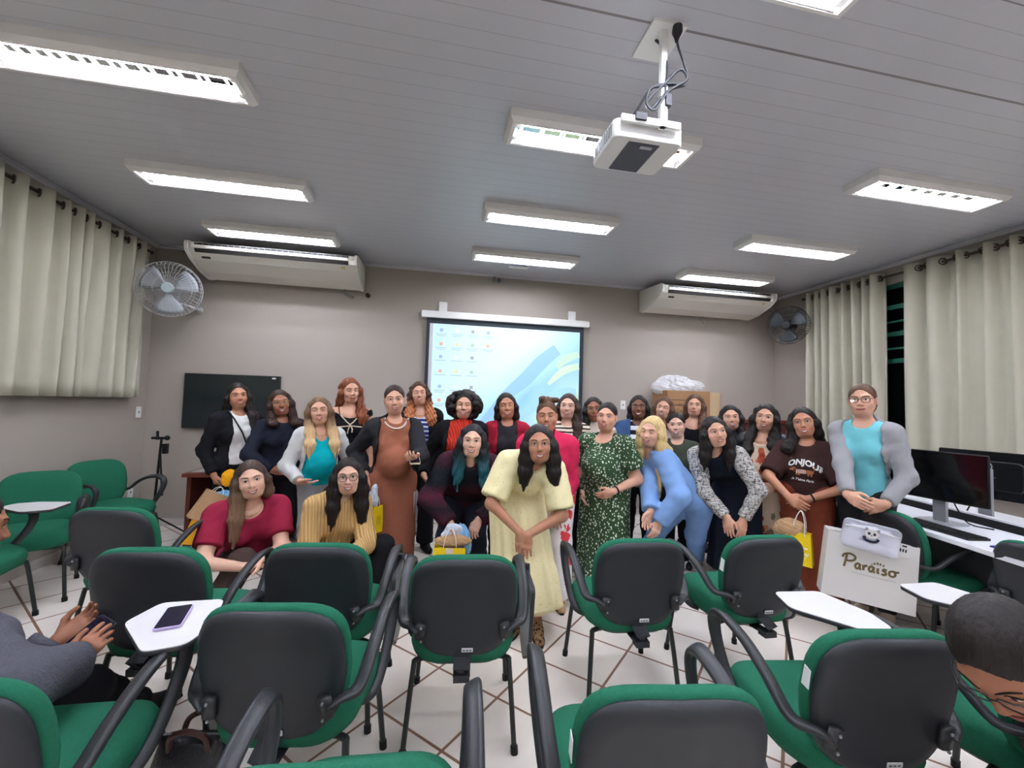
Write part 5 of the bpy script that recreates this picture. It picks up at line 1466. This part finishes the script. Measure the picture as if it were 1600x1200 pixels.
J[9] = person('person in red hoodie over dark tee, in front of the screen', (790, 614), (792.5, 654.5), 3.78, yaw=4, fyaw=0, skin='tan', eyes='closed', hair=HB, hlen=.12, front=(0, 0), smile=2, w=.98,
  wear=[('top', C_charc, dict(hem=.0)), ('hoodie', cloth('crimson', (156, 32, 50)), dict(gap=.085, hood=1, name='hoodie')), ('trousers', C_navy)])
J[10] = person('person in bright pink cardigan and floral trousers, behind the pale yellow dress', (854, 628), (855, 673), 3.2, yaw=-8, fyaw=6, skin='tan', eyes='closed', hair=HM, style='bun', smile=1, w=1.2, s=.97, fw=1.08, pelp=(858, 760, .05), fpr=(850, 940), fpl=(873, 944),
  hl=(868, 795, -.15), fdl=(.05, .2, -1), pnl=(0, -1, 0), curll=.25, spread=.25, shoes=cloth('beige_clog', (190, 152, 112)),
  wear=[('top', cloth('mid_grey', (120, 118, 120)), dict(hem=-.02)), ('cardigan', cloth('pink_knit', (206, 44, 84)), dict(gap=.055, hem=.10, name='cardigan')), ('trousers', cloth_fx('white_floral', floral((226, 220, 220), [(206, 62, 70), (222, 120, 120), (196, 196, 204), (206, 62, 70), (160, 150, 150)], 11, .42)), dict(flare=.035, off=.02))])
J[11] = person('person in pale yellow dress bending forward at the front, badge on the chest', (841.5, 663), (843.5, 723), 2.62, yaw=-4, fyaw=6, skin='tan', hair=HB, hlen=.17, smile=2, glasses='gold', w=1.0, s=.985, pelp=(806, 768, .30), nb=(-.03, .06, .075), slope=.065, bust=1.1, fw=1.03,
  hr=(812, 832, -.06), hl=(824, 836, -.08), fdr=(.12, .15, -1), fdl=(-.05, .15, -1), pnr=(.2, -1, 0), pnl=(-.2, -1, 0), curl=.12, spread=.2, pr=(-1, -.1, .0), pl=(1, -.1, .0), fpr=(806, 985), fpl=(838, 990), thr=(1, 0, .2), thl=(-1, 0, .2),
  shoes=cloth_fx('animal_print_shoe', spots((150, 118, 86), (70, 48, 36), 55, .3)), wear=[('dress', cloth_fx('pale_yellow_eyelet', spots((234, 221, 172), (206, 186, 128), 70, .06)), dict(sleeve=.44, puffs=1, so=.02, neck='square', nd=-.02, hemz=.14, flare=.215, wide=.19, tier=.62, fold=.014, off=.012))])
J[12] = person('person in cream and black striped sweater, standing behind the pink cardigan', (889, 615), (886, 655), 3.85, yaw=-4, fyaw=-2, skin='fair', hair=HD, hlen=(.0, .26), front=(0, 1), smile=2,
  wear=[('top', cloth_fx('cream_stripe', stripes((222, 206, 186), (40, 34, 34), .034, .6)), dict(hem=.08)), ('trousers', C_black)])
J[13] = person('person in beige turtleneck and glasses at the right edge of the screen', (926, 620), (930, 659), 4.05, yaw=-2, fyaw=2, skin='brown', hair=HB, hlen=(.06, .0), front=(1, 0), smile=0, glasses='gold', w=.95,
  wear=[('top', cloth('oatmeal', (206, 190, 172), b=(90, .5)), dict(neck='turtle', hem=.08)), ('trousers', C_black)])
J[14] = person('person in dark green dress with white dots, hand under the belly', (950, 628), (946, 675), 3.42, yaw=-24, fyaw=14, skin='light', hair=HB, style='pony', smile=1, belly=1.3, w=1.17, s=.97, bust=1.2, fw=1.06,
  hl=(958, 768, -.22), fdl=(-.85, .25, -.45), pnl=(0, -.8, .5), curll=.25, pl=(.6, -.8, 0), hr=(912, 768, .0), watchl=M_dark,
  wear=[('dress', cloth_fx('green_dots', spots((54, 78, 52), (206, 214, 190), 60, .23)), dict(sleeve=.36, so=.014, neck='scoop', nd=-.03, hemz=.10, flare=.235, wide=.185, fold=.012))], necklace=C_gold)
J[15] = person('person in denim jacket and striped top holding a carton', (998, 618), (998, 654), 4.2, yaw=2, fyaw=-4, skin='dark', hair=HB, hlen=.05, front=(0, 0), smile=2, w=1.12,
  hr=(982, 722, -.32), hl=(1012, 722, -.32), fdr=(.7, .6, 0), fdl=(-.7, .6, 0), pnr=(0, 0, 1), pnl=(0, 0, 1), pr=(-1, -.6, 0), pl=(1, -.6, 0),
  wear=[('top', cloth_fx('mono_stripe', stripes((30, 30, 36), (214, 214, 216), .085, .5)), dict(hem=.05)), ('jacket', cloth('denim', (58, 84, 122)), dict(gap=.08, hem=-.02)), ('trousers', C_black)])
J[16] = person('person in pale pink top peeking between others before the cardboard boxes', (1040, 622), (1034, 653), 4.45, yaw=-4, fyaw=-4, skin='light', eyes='closed', hair=HM, hlen=.04, smile=2, wear=[('top', cloth('pale_pink', (214, 190, 186)), dict(neck='v')), ('trousers', C_navy)])
J[17] = person('person in light blue sweatshirt and trousers crouching sideways', (1021, 653), (1015, 695), 3.3, yaw=-58, fyaw=36, fpitch=6, skin='fair', eyes='closed', hair=hairm('blonde', (206, 172, 120)), hlen=(.10, .30), front=(1, 1), smile=1, s=1.0, pelp=(1082, 778, .18), nb=(.03, .04, .0), w=1.0, fpr=(1010, 868), fpl=(1088, 884),
  hr=(1018, 812, -.22), hl=(1030, 816, -.18), fdr=(0, .7, -.7), fdl=(0, .7, -.7), pr=(-.6, -.8, 0), pl=(.6, -.8, 0), kp=(-.1, .3), shoes=C_white, sole=1,
  wear=[('top', cloth('sky_blue', (128, 164, 214), b=(260, .15)), dict(off=.024, so=.014, hem=.02)), ('trousers', cloth('sky_blue2', (124, 160, 212), b=(260, .15)), dict(off=.024, cuff=1))])
J[18] = person('person in dark olive sweatshirt behind the light blue sweatshirt', (1056, 646), (1058, 683), 4.0, yaw=-6, fyaw=2, skin='fair', hair=HB, style='pony', smile=2, s=.96, wear=[('top', cloth('olive', (64, 70, 58)), dict(hem=.08, off=.016)), ('trousers', C_black)])
J[19] = person('person in black scoop top and black jacket standing before the cardboard boxes', (1086, 618), (1084.5, 649), 4.5, yaw=-6, fyaw=4, skin='light', hair=HM, hlen=.12, front=(0, 1), smile=0, w=1.1, wear=[('top', C_black, dict(neck='deep')), ('jacket', C_black, dict(gap=.11)), ('trousers', C_black)])
J[20] = person('person leaning forward in grey tweed jacket over long navy dress', (1113, 652), (1121, 697), 3.28, yaw=-8, fyaw=26, skin='light', hair=HB, hlen=.13, smile=1, gaze=1, w=1.0, s=1.0, pelp=(1150, 762, .28), nb=(.02, .06, .03), slope=.06,
  hr=(1136, 808, -.10), hl=(1161, 812, -.12), fdr=(.1, .1, -1), fdl=(-.12, .1, -1), pnr=(.3, -1, 0), pnl=(-.3, -1, 0), curl=.15, pr=(-1, -.1, 0), pl=(1, -.1, 0), thr=(1, 0, .2), thl=(-1, 0, .2),
  wear=[('dress', cloth('midnight', (26, 30, 42)), dict(sleeve=0, neck='crew', hemz=.12, flare=.21, wide=.165)), ('jacket', cloth_fx('grey_tweed', tweed((76, 74, 72), (196, 192, 186))), dict(gap=.085, gaplow=.16, hem=-.10, off=.02))])
J[21] = person('person in black jacket and dark high-necked top, half hidden behind the tweed jacket', (1140, 633), (1143, 672), 3.98, yaw=2, fyaw=4, skin='light', hair=HB, hlen=.06, smile=2, fw=1.05, wear=[('top', C_charc, dict(neck='turtle')), ('jacket', C_black, dict(gap=.05)), ('trousers', C_black)])
J[22] = person('person in beige floral dress and black quilted jacket', (1198, 631), (1193.5, 673.5), 3.62, yaw=-14, fyaw=8, skin='light', hair=HB, style='wavy', hlen=(.22, .10), front=(1, 1), smile=2, belly=.5,
  hl=(1209, 758, -.22), fdl=(-.6, .3, -.6), pnl=(0, -1, .2), curll=.3, pl=(1, -.4, 0),
  wear=[('dress', cloth_fx('beige_floral', floral((212, 190, 164), [(170, 84, 58), (196, 128, 90), (120, 104, 84), (224, 206, 184), (158, 60, 46)], 13, .40)), dict(sleeve=0, neck='scoop', hemz=.12, flare=.24)), ('jacket', mat('black_quilted_nylon', (24, 26, 30), .4, .4, bmp=(30, .5), stretch=(.2, .2, 1)), dict(gap=.12, gaplow=.17, hem=.06, off=.03, shift=.01))], necklace=C_gold)
J[23] = person('person in brown printed tee and rust wide trousers holding a yellow gift bag', (1250, 636), (1260, 683.5), 3.28, yaw=-10, fyaw=8, skin='tan', hair=HB, hlen=(.06, .10), front=(1, 0), smile=2, glasses='gold', w=.98, s=1.0,
  hr=(1232, 776, -.22), hl=(1262, 780, -.22), fdr=(.8, .3, -.5), fdl=(-.8, .3, -.4), pnr=(0, -1, 0), pnl=(0, -1, 0), curl=.45, watchl=M_dark, pr=(-1, -.2, 0), pl=(1, -.2, 0),
  wear=[('trousers', cloth('rust', (134, 66, 46)), dict(flare=.075, off=.022)), ('top', cloth('chocolate', (62, 40, 38)), dict(sleeve=.45, so=.012, hem=.07, off=.012))])
J[24] = person('person in grey hooded jacket and aqua top holding the big white paper bag', (1345, 601), (1349.5, 651), 3.0, yaw=-16, fyaw=8, skin='light', hair=HM, style='pony', smile=0, glasses='dark', w=.94, fpr=(1352, 958), fpl=(1386, 972),
  hr=(1326, 786, -.26), hl=(1384, 788, -.28), fdr=(.85, .3, -.45), fdl=(-.85, .3, -.45), pnr=(0, -1, 0), pnl=(0, -1, 0), curl=.5, shoes=cloth('beige_trainer', (196, 176, 150)), sole=1, pr=(-.5, -.9, 0), pl=(.55, -.9, 0),
  wear=[('top', cloth('aqua', (112, 188, 196)), dict(hem=.05, nd=.01, off=.008, so=-.002)), ('jacket', cloth('heather_grey', (150, 150, 152), var=(160, .12)), dict(off=.020, gap=.105, gaplow=.13, hem=.06, hood=1)), ('trousers', C_charc)])
J[25] = person('squatting person in maroon short-sleeved top', (389, 720), (397, 778), 2.68, yaw=6, fyaw=-6, skin='fair', hair=hairm('streaked_brown', (60, 44, 36), ((120, 92, 70), .95, .2)), hlen=(.24, .08), front=(1, 0), smile=2, w=1.25, s=1.0, pel=(-.04, .24, .36), nb=(-.05, .04, .02), slope=.07, bust=1.25, seat=1, fr=(-.15, -.14), fl=(.15, -.14), fw=1.08, hang=1,
  hr=(378, 886, -.22), hl=(408, 872, -.20), fdr=(.9, .2, .0), fdl=(-.9, .3, -.2), pnr=(0, 0, -1), pnl=(0, 0, -1), pr=(-1, .1, -.5), pl=(.5, -.5, -.6), kp=(-.15, .15),
  wear=[('top', cloth('maroon', (148, 36, 62)), dict(sleeve=.34, neck='scoop', hem=.06)), ('trousers', cloth('cocoa', (74, 58, 54)))], necklace=C_gold)
J[26] = person('squatting person in mustard ribbed sweater and dark-framed glasses', (544, 717), (544, 770.5), 2.82, yaw=8, fyaw=-8, skin='fair', hair=HB, hlen=.17, smile=2, glasses='dark', w=.98, s=1.0, pel=(-.06, .17, .36), nb=(-.065, .05, .02), hang=1, slope=.06, seat=1, fr=(-.1, -.05), fl=(.2, -.08),
  hr=(518, 876, -.2), hl=(553, 868, -.24), fdr=(.8, .3, -.3), fdl=(-.6, .3, -.7), pr=(-.5, -.5, -.6), pl=(.5, -.5, -.6), kp=(-.3, .5),
  wear=[('top', cloth_fx('mustard_rib', ribs((220, 178, 118), .022, .2)), dict(neck='turtle', hem=.08, off=.018, so=.01)), ('trousers', C_black)])
# the two seated at the frame edges
J[27] = person('person in grey sweater seated at the left edge, looking at a phone', (-64, 768), (-48, 880), 1.38, grp=0, yaw=112, fyaw=-12, fpitch=14, skin='brown', hair=HB, style='short', smile=0, w=1.0, s=1.0, nb=(-.02, .0, -.14), slope=.08, pel=(.22, -.14, .52), seat=1, fr=(.30, .55), fl=(.10, .60),
  hr=(110, 1040, .02), hl=(92, 1000, .14), fdr=(-.35, .75, .5), fdl=(-.5, .85, .2), pnr=(1, .2, .3), pnl=(-1, .1, -.1), curl=.55, pr=(-.6, -.3, -1), pl=(.6, -.3, -1),
  wear=[('top', cloth('grey_fleece', (84, 84, 92), b=(120, .6), var=(60, .15)), dict(off=.028, so=.02, hem=.06)), ('trousers', C_black)])
J[28] = person('person with glasses bowing the head over the lap at the lower right edge', (1522, 964), (1618, 1094), .93, grp=0, yaw=-80, fdir=(-.62, -.16, -.75), skin='brown', hair=HB, style='short', part=0, hline=.075, smile=0, glasses='dark', w=1.1, s=1.08, nb=(.08, -.06, -.08), slope=.12, pel=(.5, -.05, .52), seat=1, fr=(-.12, .1), fl=(-.12, -.1),
  wear=[('top', C_charc, dict(hem=.06, off=.018)), ('trousers', C_navy)])

# ================================================================== THINGS THE PEOPLE HOLD AND WEAR
M_yel = mat('yellow_gift_paper', (238, 204, 20), .55, .3, var=(10, .04)); M_kraft = mat('kraft_paper', (186, 150, 112), .8, .2, var=(20, .06)); M_wpaper = mat('white_gloss_paper', (214, 211, 206), .4, .4)
M_cord = mat('white_twisted_cord', (232, 228, 220), .8, .2); M_tis_b = mat('blue_print_tissue', (130, 180, 220), .7, .2, var=(25, .3)); M_tis_w = mat('white_tissue', (206, 216, 228), .7, .2, var=(30, .15)); M_tis_o = mat('orange_tissue', (240, 168, 20), .7, .2, var=(25, .12))
def toward(p, extra=0.):
    """rotation about z that turns local -Y toward the camera"""
    return math.atan2(p[0], -p[1]*-1)*-1+math.radians(extra) if False else math.atan2(-p[0], p[1])+math.radians(extra)
def paper_bag(label, top, Z, w, h, d, m, rz=0., roll=0., hang=.1, cord=True, group=None, name='gift_bag', taper=.86):
    """open bag hanging from a point: top = pixel of the middle of its rim"""
    p = atd(top, Z); b = empty(name, p, 0, label, 'paper bag', group)
    b.rotation_euler = (0, math.radians(roll), toward(p, rz))
    R = [];
    def rect(kw, kd, z): return [(-w/2*kw, -d/2*kd, z), (w/2*kw, -d/2*kd, z), (w/2*kw, d/2*kd, z), (-w/2*kw, d/2*kd, z)]
    q = MB(); q.rings([rect(taper-.02, .95*taper, -.02), rect(taper, taper, -.002), rect(taper+.0, taper, 0), rect(1, 1, -h), rect(.97, .97, -h)], cap=False)
    q.add(rect(1, 1, -h), [(3, 2, 1, 0)])
    o = q.build('bag_body', m, b)
    md = o.modifiers.new('t', 'SOLIDIFY'); md.thickness = .002
    if cord:
        for s in (-1, 1):
            MB().tube(catmull([(-w*.2, s*d*.42, -.02), (-w*.14, s*d*.3, hang*.6), (0, s*d*.1, hang), (w*.14, s*d*.3, hang*.6), (w*.2, s*d*.42, -.02)], 5), .0028, 6).build('cord_handle', M_cord, b, smooth=True)
    return b
def tissue(b, m, c, r, sc, seed, nm='tissue'): return crumple(nm, c, r, sc, m, seed, b, .35)
b = paper_bag('kraft paper bag tilted in the hand of the person in the black blazer', (340, 770), 3.55, .19, .24, .09, M_kraft, 10, 28, .05)
tissue(b, M_tis_b, (.05, 0, .0), .035, (1.2, .7, .8), 4)
o = crumple('tissue_paper', atd((359, 747), 3.5), .05, (.9, .6, 1.1), M_tis_o, 8); tag(o, 'orange crumpled tissue held beside the kraft bag by the television', 'tissue paper')
b = paper_bag('yellow gift bag low behind the shoulder of the maroon-shirted person', (312, 812), 3.62, .13, .20, .08, mat('orange_gift_paper', (238, 172, 24), .55), 0, 14, .05)
b = paper_bag('narrow yellow gift bag hanging from the hand of the person in the brown dress', (585, 790), 3.10, .11, .19, .085, M_yel, 48, 0, .085, group=None)
MB().box((-.02, -.001, -.13), (.02, .0, -.07), None, (0, -.0435, 0)).build('printed_emblem', mat('gold_emblem', (220, 180, 40), .5), b)
tissue(b, M_tis_w, (-.03, -.02, .07), .045, (.75, .5, 1.2), 5)
b = paper_bag('yellow gift bag with blue tissue, held by the crouching person in banded sweater', (703, 853), 2.86, .225, .20, .10, M_yel, 0, 2, .12, taper=.93)
tissue(b, M_kraft, (.01, .0, .025), .05, (1.6, .5, .7), 6, 'kraft_filling'); tissue(b, M_tis_b, (.10, .04, .02), .06, (.7, .5, 1.5), 7); tissue(b, M_tis_w, (.03, .04, .07), .045, (1.4, .5, .8), 9)
MB().box((-.028, -.0515, -.035), (.022, -.0495, -.0)).build('white_seal', mat('seal_white', (222, 206, 190), .6), b)
b = paper_bag('yellow gift bag with white cord held by the person in the printed tee', (1249, 831), 2.98, .19, .215, .09, M_yel, -8, 4, .15, taper=.74)
tissue(b, M_kraft, (-.055, .0, .03), .05, (1.5, .6, .8), 10, 'kraft_filling')
text('printed_word', 'py', .055, frame((.045, -.0445, -.135), (1, 0, .02), (0, .1, 1)), M_cord, b, .0008)
MB().box((.02, -.044, -.10), (.06, -.042, -.092)).build('printed_line', M_cord, b)

# big white paper bag with its lettering
pb = paper_bag('large white paper bag lettered Paraíso held by the person in the grey jacket', (1358.5, 838), 2.66, .462, .405, .13, M_wpaper, 14, 5, .06, True, None, 'paper_bag', .965)
M_bronze = mat('bronze_lettering', (104, 88, 52), .5, .4)
def lettering(parent, k, o, y):
    strokes = [[(.14, 1.02), (.10, .6), (.02, .02)], [(-.14, .74), (-.02, 1.0), (.34, 1.12), (.66, .98), (.66, .72), (.42, .56), (.16, .54)],
      [(1.02, .44), (.86, .46), (.74, .26), (.84, .05), (.98, .16), (1.03, .44), (1.03, .12), (1.14, .04)], [(1.24, .46), (1.27, .04)], [(1.27, .28), (1.38, .44), (1.50, .40)],
      [(1.88, .44), (1.72, .46), (1.60, .26), (1.70, .05), (1.84, .16), (1.89, .44), (1.89, .12), (2.0, .04)], [(2.16, .44), (2.16, .12), (2.26, .04)],
      [(2.70, .40), (2.56, .46), (2.46, .34), (2.62, .24), (2.66, .10), (2.52, .02), (2.40, .08)], [(3.06, .45), (2.88, .36), (2.88, .12), (3.06, .03), (3.22, .16), (3.18, .38), (3.06, .45), (3.30, .42), (3.44, .48)],
      [(1.74, .66), (1.78, .62)], [(1.90, .80), (1.95, .66)], [(2.10, .88), (2.11, .70)], [(2.30, .84), (2.26, .70)], [(2.52, .76), (2.44, .68)]]
    for i, s_ in enumerate(strokes):
        P = catmull([(o[0]+x*k, y, o[1]+z*k-x*k*.0) for x, z in s_], 5)
        MB().tube(P, k*.078 if i < 9 else k*.06, 8, rb=.0009, up=(0, 1, 0)).build('letter_stroke', M_bronze, parent, smooth=True)
lettering(pb, .078, (-.13, -.205), -.0665)
MB().box((-.09, -.0665, -.232), (.13, -.0658, -.229)).build('tag_line', mat('pale_bronze', (176, 170, 156), .6), pb)
# clear pouch with baby clothes and a panda face
p = atd((1359.5, 840), 2.54); pz = empty('pouch', p, 0, 'clear zipped pouch with a panda face held in front of the white paper bag', 'pouch'); pz.rotation_euler = (0, math.radians(9), toward(p, 10))
M_cl = film('clear_vinyl', (228, 230, 240), .35)
cl = MB(); cl.prism([(x, y+(.03 if y > 0 and abs(x) < .07 else 0)) for x, y in rrect(.275, .175, .03, 6)], -.022, .022, .012, frame((0, 0, 0), (1, 0, 0), (0, 0, 1))); cl.build('vinyl_shell', M_cl, pz, smooth=True)
fd = MB()
for i, (z, h) in enumerate(((-.05, .05), (.0, .045), (.042, .03))): fd.prism(rrect(.24-.02*i, h, .012), -.017, .015, .006, frame((0, 0, z), (1, 0, 0), (0, 0, 1)))
fo = fd.build('folded_clothes', mat('white_baby_cotton', (226, 226, 238), .85, var=(30, .06), bmp=(60, .3)), pz, smooth=True); fo['kind'] = 'thing'
MB().tube([(-.13, -.024, .045), (.0, -.025, .052), (.13, -.024, .045)], .0025, 6).build('zip', M_wpaper, pz, smooth=True)
M_pk = mat('panda_black', (40, 38, 60), .6); yy = -.0245
def disc(c, rx, rz, m, nm, y=yy): return MB().prism([(rx*math.cos(a), rz*math.sin(a)) for a in np.linspace(0, 2*math.pi, 16, endpoint=False)], 0, .001, 0, frame((c[0], y, c[1]), (1, 0, 0), (0, 0, 1))).build(nm, m, pz)
disc((0, .03), .034, .028, M_wpaper, 'panda_face', yy+.0005)
for e in (-1, 1): disc((e*.028, .052), .008, .008, M_pk, 'panda_ear'); disc((e*.013, .028), .007, .009, M_pk, 'panda_eye')
disc((0, .017), .004, .003, M_pk, 'panda_nose')
MB().tube(catmull([(-.034, yy, .006), (-.026, yy, -.012), (0, yy, -.018), (.026, yy, -.012), (.034, yy, .006)], 4), .008, 6, rb=.001, up=(0, 1, 0)).build('panda_arms', M_pk, pz, smooth=True)
hg = MB().prism(rrect(.06, .075, .006), 0, .001, 0, frame((.155, -.01, -.02), (1, 0, 0), (0, 0, 1))).build('care_card', M_wpaper, pz)
for i in range(3): MB().box((.137+.012*i, -.0125, -.03), (.144+.012*i, -.011, -.012)).build('card_print', M_pk, hg)
MB().box((.145, -.0125, .0), (.165, -.011, .010)).build('card_print', M_pk, hg)

# carton carried at the back
c0 = atd((997, 741), 3.80)
c0_ = empty('cardboard_box', (c0[0], c0[1], c0[2]), toward(c0, 0), 'shallow open carton carried by the person in the denim jacket', 'cardboard box')
k = MB(); w, dd, h = .15, .09, .20
for lo_, hi_ in (((-w, -dd, -h/2), (w, -dd+.006, h/2)), ((-w, dd-.006, -h/2), (w, dd, h/2)), ((-w, -dd, -h/2), (-w+.006, dd, h/2)), ((w-.006, -dd, -h/2), (w, dd, h/2)), ((-w, -dd, -h/2), (w, dd, -h/2+.006))): k.box(lo_, hi_)
k.build('walls', M_cardl, c0_)
for z in (-.03, -.085): MB().box((-w, -dd-.002, z), (w, -dd, z+.006)).build('fold_crease', M_card, c0_)

# phones
def phone(name, M4, label, case, w=.075, l=.155, t=.009):
    r = empty(name, (0, 0, 0), 0, label, 'phone'); r.matrix_world = M4
    MB().prism(rrect(w, l, .010), 0, t, .002).build('case', case, r, smooth=True, angle=50)
    MB().prism(rrect(w-.006, l-.006, .008), t, t+.0006, 0).build('screen', mat('phone_glass', (26, 24, 44), .08, .6), r)
    return r
a_, b_, c_, d_ = [atz(q, .713) for q in ((239, 985.5), (268.7, 942), (301.8, 941.5), (275.5, 984))]
ctr = (a_+b_+c_+d_)/4; up_ = (b_+c_)/2-(a_+d_)/2; up_[2] = 0; rt = np.cross(up_/np.linalg.norm(up_), (0, 0, 1))
phone('phone', frame((ctr[0], ctr[1], .7035), rt, up_), 'phone in a lilac case lying on the white tablet at left', mat('lilac_case', (182, 164, 206), .4))
pp = atd((133, 1002), 1.50); 
phone('phone', frame(pp, (.75, -.35, -.25), (.1, .75, .6)), 'black phone in the hands of the person in the grey sweater', M_black, .085, .165, .012)
h5 = J[5].hd[1][0]+J[5].base+J[5].hd[1][1]*.085*J[5].s
pq = atd((648, 719), J[5].Z-.40)
phone('phone', frame(pq-np.array([0, 0, .006]), (1, .1, .02), (0, .97, .25)), 'small pale phone in the hand of the person in the brown dress', mat('pale_case', (220, 200, 170), .4), .07, .13, .012)

# black bag on the floor under the near chair
bg = empty('handbag', (-.70, 1.56, 0), math.radians(-8), 'black handbag on the floor under the near chair at left', 'handbag')
B_ = MB(); R = []
for z, kx, ky in ((0, .80, .8), (.012, .95, .95), (.06, 1.05, 1.08), (.16, 1.04, 1.0), (.27, .95, .75), (.34, .82, .42), (.36, .7, .2)): R.append([(x*kx, y*ky, z) for x, y in rrect(.26, .17, .07, 6)])
B_.rings(R).build('bag_body', mat('black_leather', (30, 30, 34), .38, .5, bmp=(70, .3)), bg, smooth=True, angle=0)
for s in (-1, 1): MB().tube(catmull([(-.06, s*.03, .33), (-.05, s*.04, .38), (0, s*.045, .40), (.05, s*.04, .38), (.06, s*.03, .33)], 5), .009, 8).build('handle', mat('brown_leather_strap', (70, 42, 34), .45), bg, smooth=True)
MB().tube([(-.10, 0, .36), (.10, 0, .36)], .004, 6).build('zip', M_greyp, bg, smooth=True)

# ------------------------------------------------------------------ prints, straps and trims on the clothes
M_print_w = mat('white_textile_print', (232, 230, 226), .8, .1)
word_on(J[23], 'BONJOUR', .058, .0, -.135, .013, M_print_w, arch=3.2, bold=.0025, roll=-.10)
word_on(J[23], "Je T'aime Paris", .024, -.01, -.268, .013, M_print_w, shear=.3, bold=.0008, roll=-.08)
ov = lambda cx, cz, rx, rz, n=14, a0=0: [(cx+rx*math.cos(a)*math.cos(a0)-rz*math.sin(a)*math.sin(a0), cz+rx*math.cos(a)*math.sin(a0)+rz*math.sin(a)*math.cos(a0)) for a in np.linspace(0, 2*math.pi, n, endpoint=False)]
M_dog = mat('tan_textile_print', (176, 112, 76), .85, .1); M_dogd = mat('brown_textile_print', (110, 58, 44), .85, .1)
shape_on(J[23], 'printed_dog', [ov(.035, -.205, .032, .016), ov(-.015, -.205, .040, .017), ov(-.062, -.188, .018, .014), ov(-.078, -.192, .013, .007), ov(.05, -.225, .006, .014), ov(.03, -.225, .006, .013), ov(-.03, -.224, .006, .013), ov(-.045, -.224, .006, .013)], 0, 0, .013, M_dog)
shape_on(J[23], 'printed_ear', [ov(-.056, -.196, .008, .015)], 0, 0, .013, M_dogd, .0034)
shape_on(J[23], 'printed_stripes', [[(x, -.220), (x+.005, -.220), (x+.005, -.190), (x, -.190)] for x in np.arange(-.045, .012, .0105)], 0, 0, .013, M_print_w, .0036)
cord_on(J[23], 'printed_tail', [(.062, -.198), (.072, -.18), (.07, -.162), (.06, -.155)], .013, .0028, M_dog)
# brown dress: white neck piping and side stripes
cord_on(J[5], 'neck_piping', [(.088*math.sin(t), -.015-.085*math.cos(t)+.05) for t in np.linspace(-1.5, 1.5, 17)], .008, .007, mat('cream_piping', (222, 208, 192), .8), .004)
def stripe_down(j, x, z0, z1, fl0, fl1, m):
    pts = []
    for t in np.linspace(0, 1, 9):
        z = z0+(z1-z0)*t; r = fl0+(fl1-fl0)*t; a = math.asin(max(-1, min(1, x)))
        pts.append(j.pel*np.array([1, 1, 0])+np.array([0, 0, z])+j.Lg*x*r+j.Fg*math.sqrt(max(0, 1-x*x))*r/1.22)
    return MB().tube(pts, .0045, 6).build('side_stripe', m, j.root, smooth=True)
for x in (-.93, -.84, .93, .84): stripe_down(J[5], x, .74, .15, .19, .19, M_print_w)
# crossbody strap, badge, lace ties, sprig print
cord_on(J[1], 'crossbody_strap', [(-.10, .03), (-.07, -.04), (-.02, -.15), (.04, -.28), (.09, -.40)], .03, .007, M_dark, .004)
bp = on_cloth(J[11], [(-.085, -.155)], .02, .01)[0]
bd = MB().prism(rrect(.055, .085, .005), 0, .0015, 0, frame(bp, J[11].L+J[11].U*.12, J[11].U+J[11].L*-.12)).build('name_badge', mat('badge_mint', (196, 226, 216), .4), J[11].root)
MB().prism(rrect(.026, .038, .004), .0016, .0022, 0, frame(bp+J[11].U*.004, J[11].L, J[11].U)).build('badge_photo', mat('badge_photo_tone', (96, 70, 64), .5), bd)
MB().prism(rrect(.012, .016, .003), .0022, .0028, 0, frame(bp+J[11].U*.006, J[11].L, J[11].U)).build('badge_face', mat('badge_face_tone', (214, 160, 136), .5), bd)
MB().ball(tuple(bp+J[11].U*.05+J[11].F*.003), .006, 8).build('badge_clip', M_dark, bd, smooth=True)
M_lace = mat('cream_lace', (216, 196, 168), .85)
for pts in ([(-.085, -.06), (-.03, -.125), (.0, -.15)], [(.085, -.06), (.03, -.125), (.0, -.15)], [(-.10, -.17), (-.05, -.165), (.0, -.16), (.05, -.165), (.10, -.17)], [(.0, -.15), (-.015, -.19), (-.02, -.23)], [(.0, -.15), (.02, -.19), (.018, -.22)]):
    cord_on(J[4], 'lace_trim', pts, .013, .006, M_lace, .003)
for e in (-1, 1): cord_on(J[4], 'shoulder_strap', [(e*.085, -.07), (e*.095, -.02), (e*.10, .03)], -.004, .004, M_dark, .004)
cord_on(J[17], 'printed_sprig', [(-.075, -.14), (-.085, -.18), (-.075, -.22), (-.05, -.25)], .024, .0022, M_print_w)
shape_on(J[17], 'printed_leaves', [ov(-.082+.03*math.sin(i*.9)*.6+(.012 if i % 2 else -.012), -.135-.016*i, .009, .0035, 8, .6 if i % 2 else 2.5) for i in range(8)], 0, 0, .024, M_print_w)
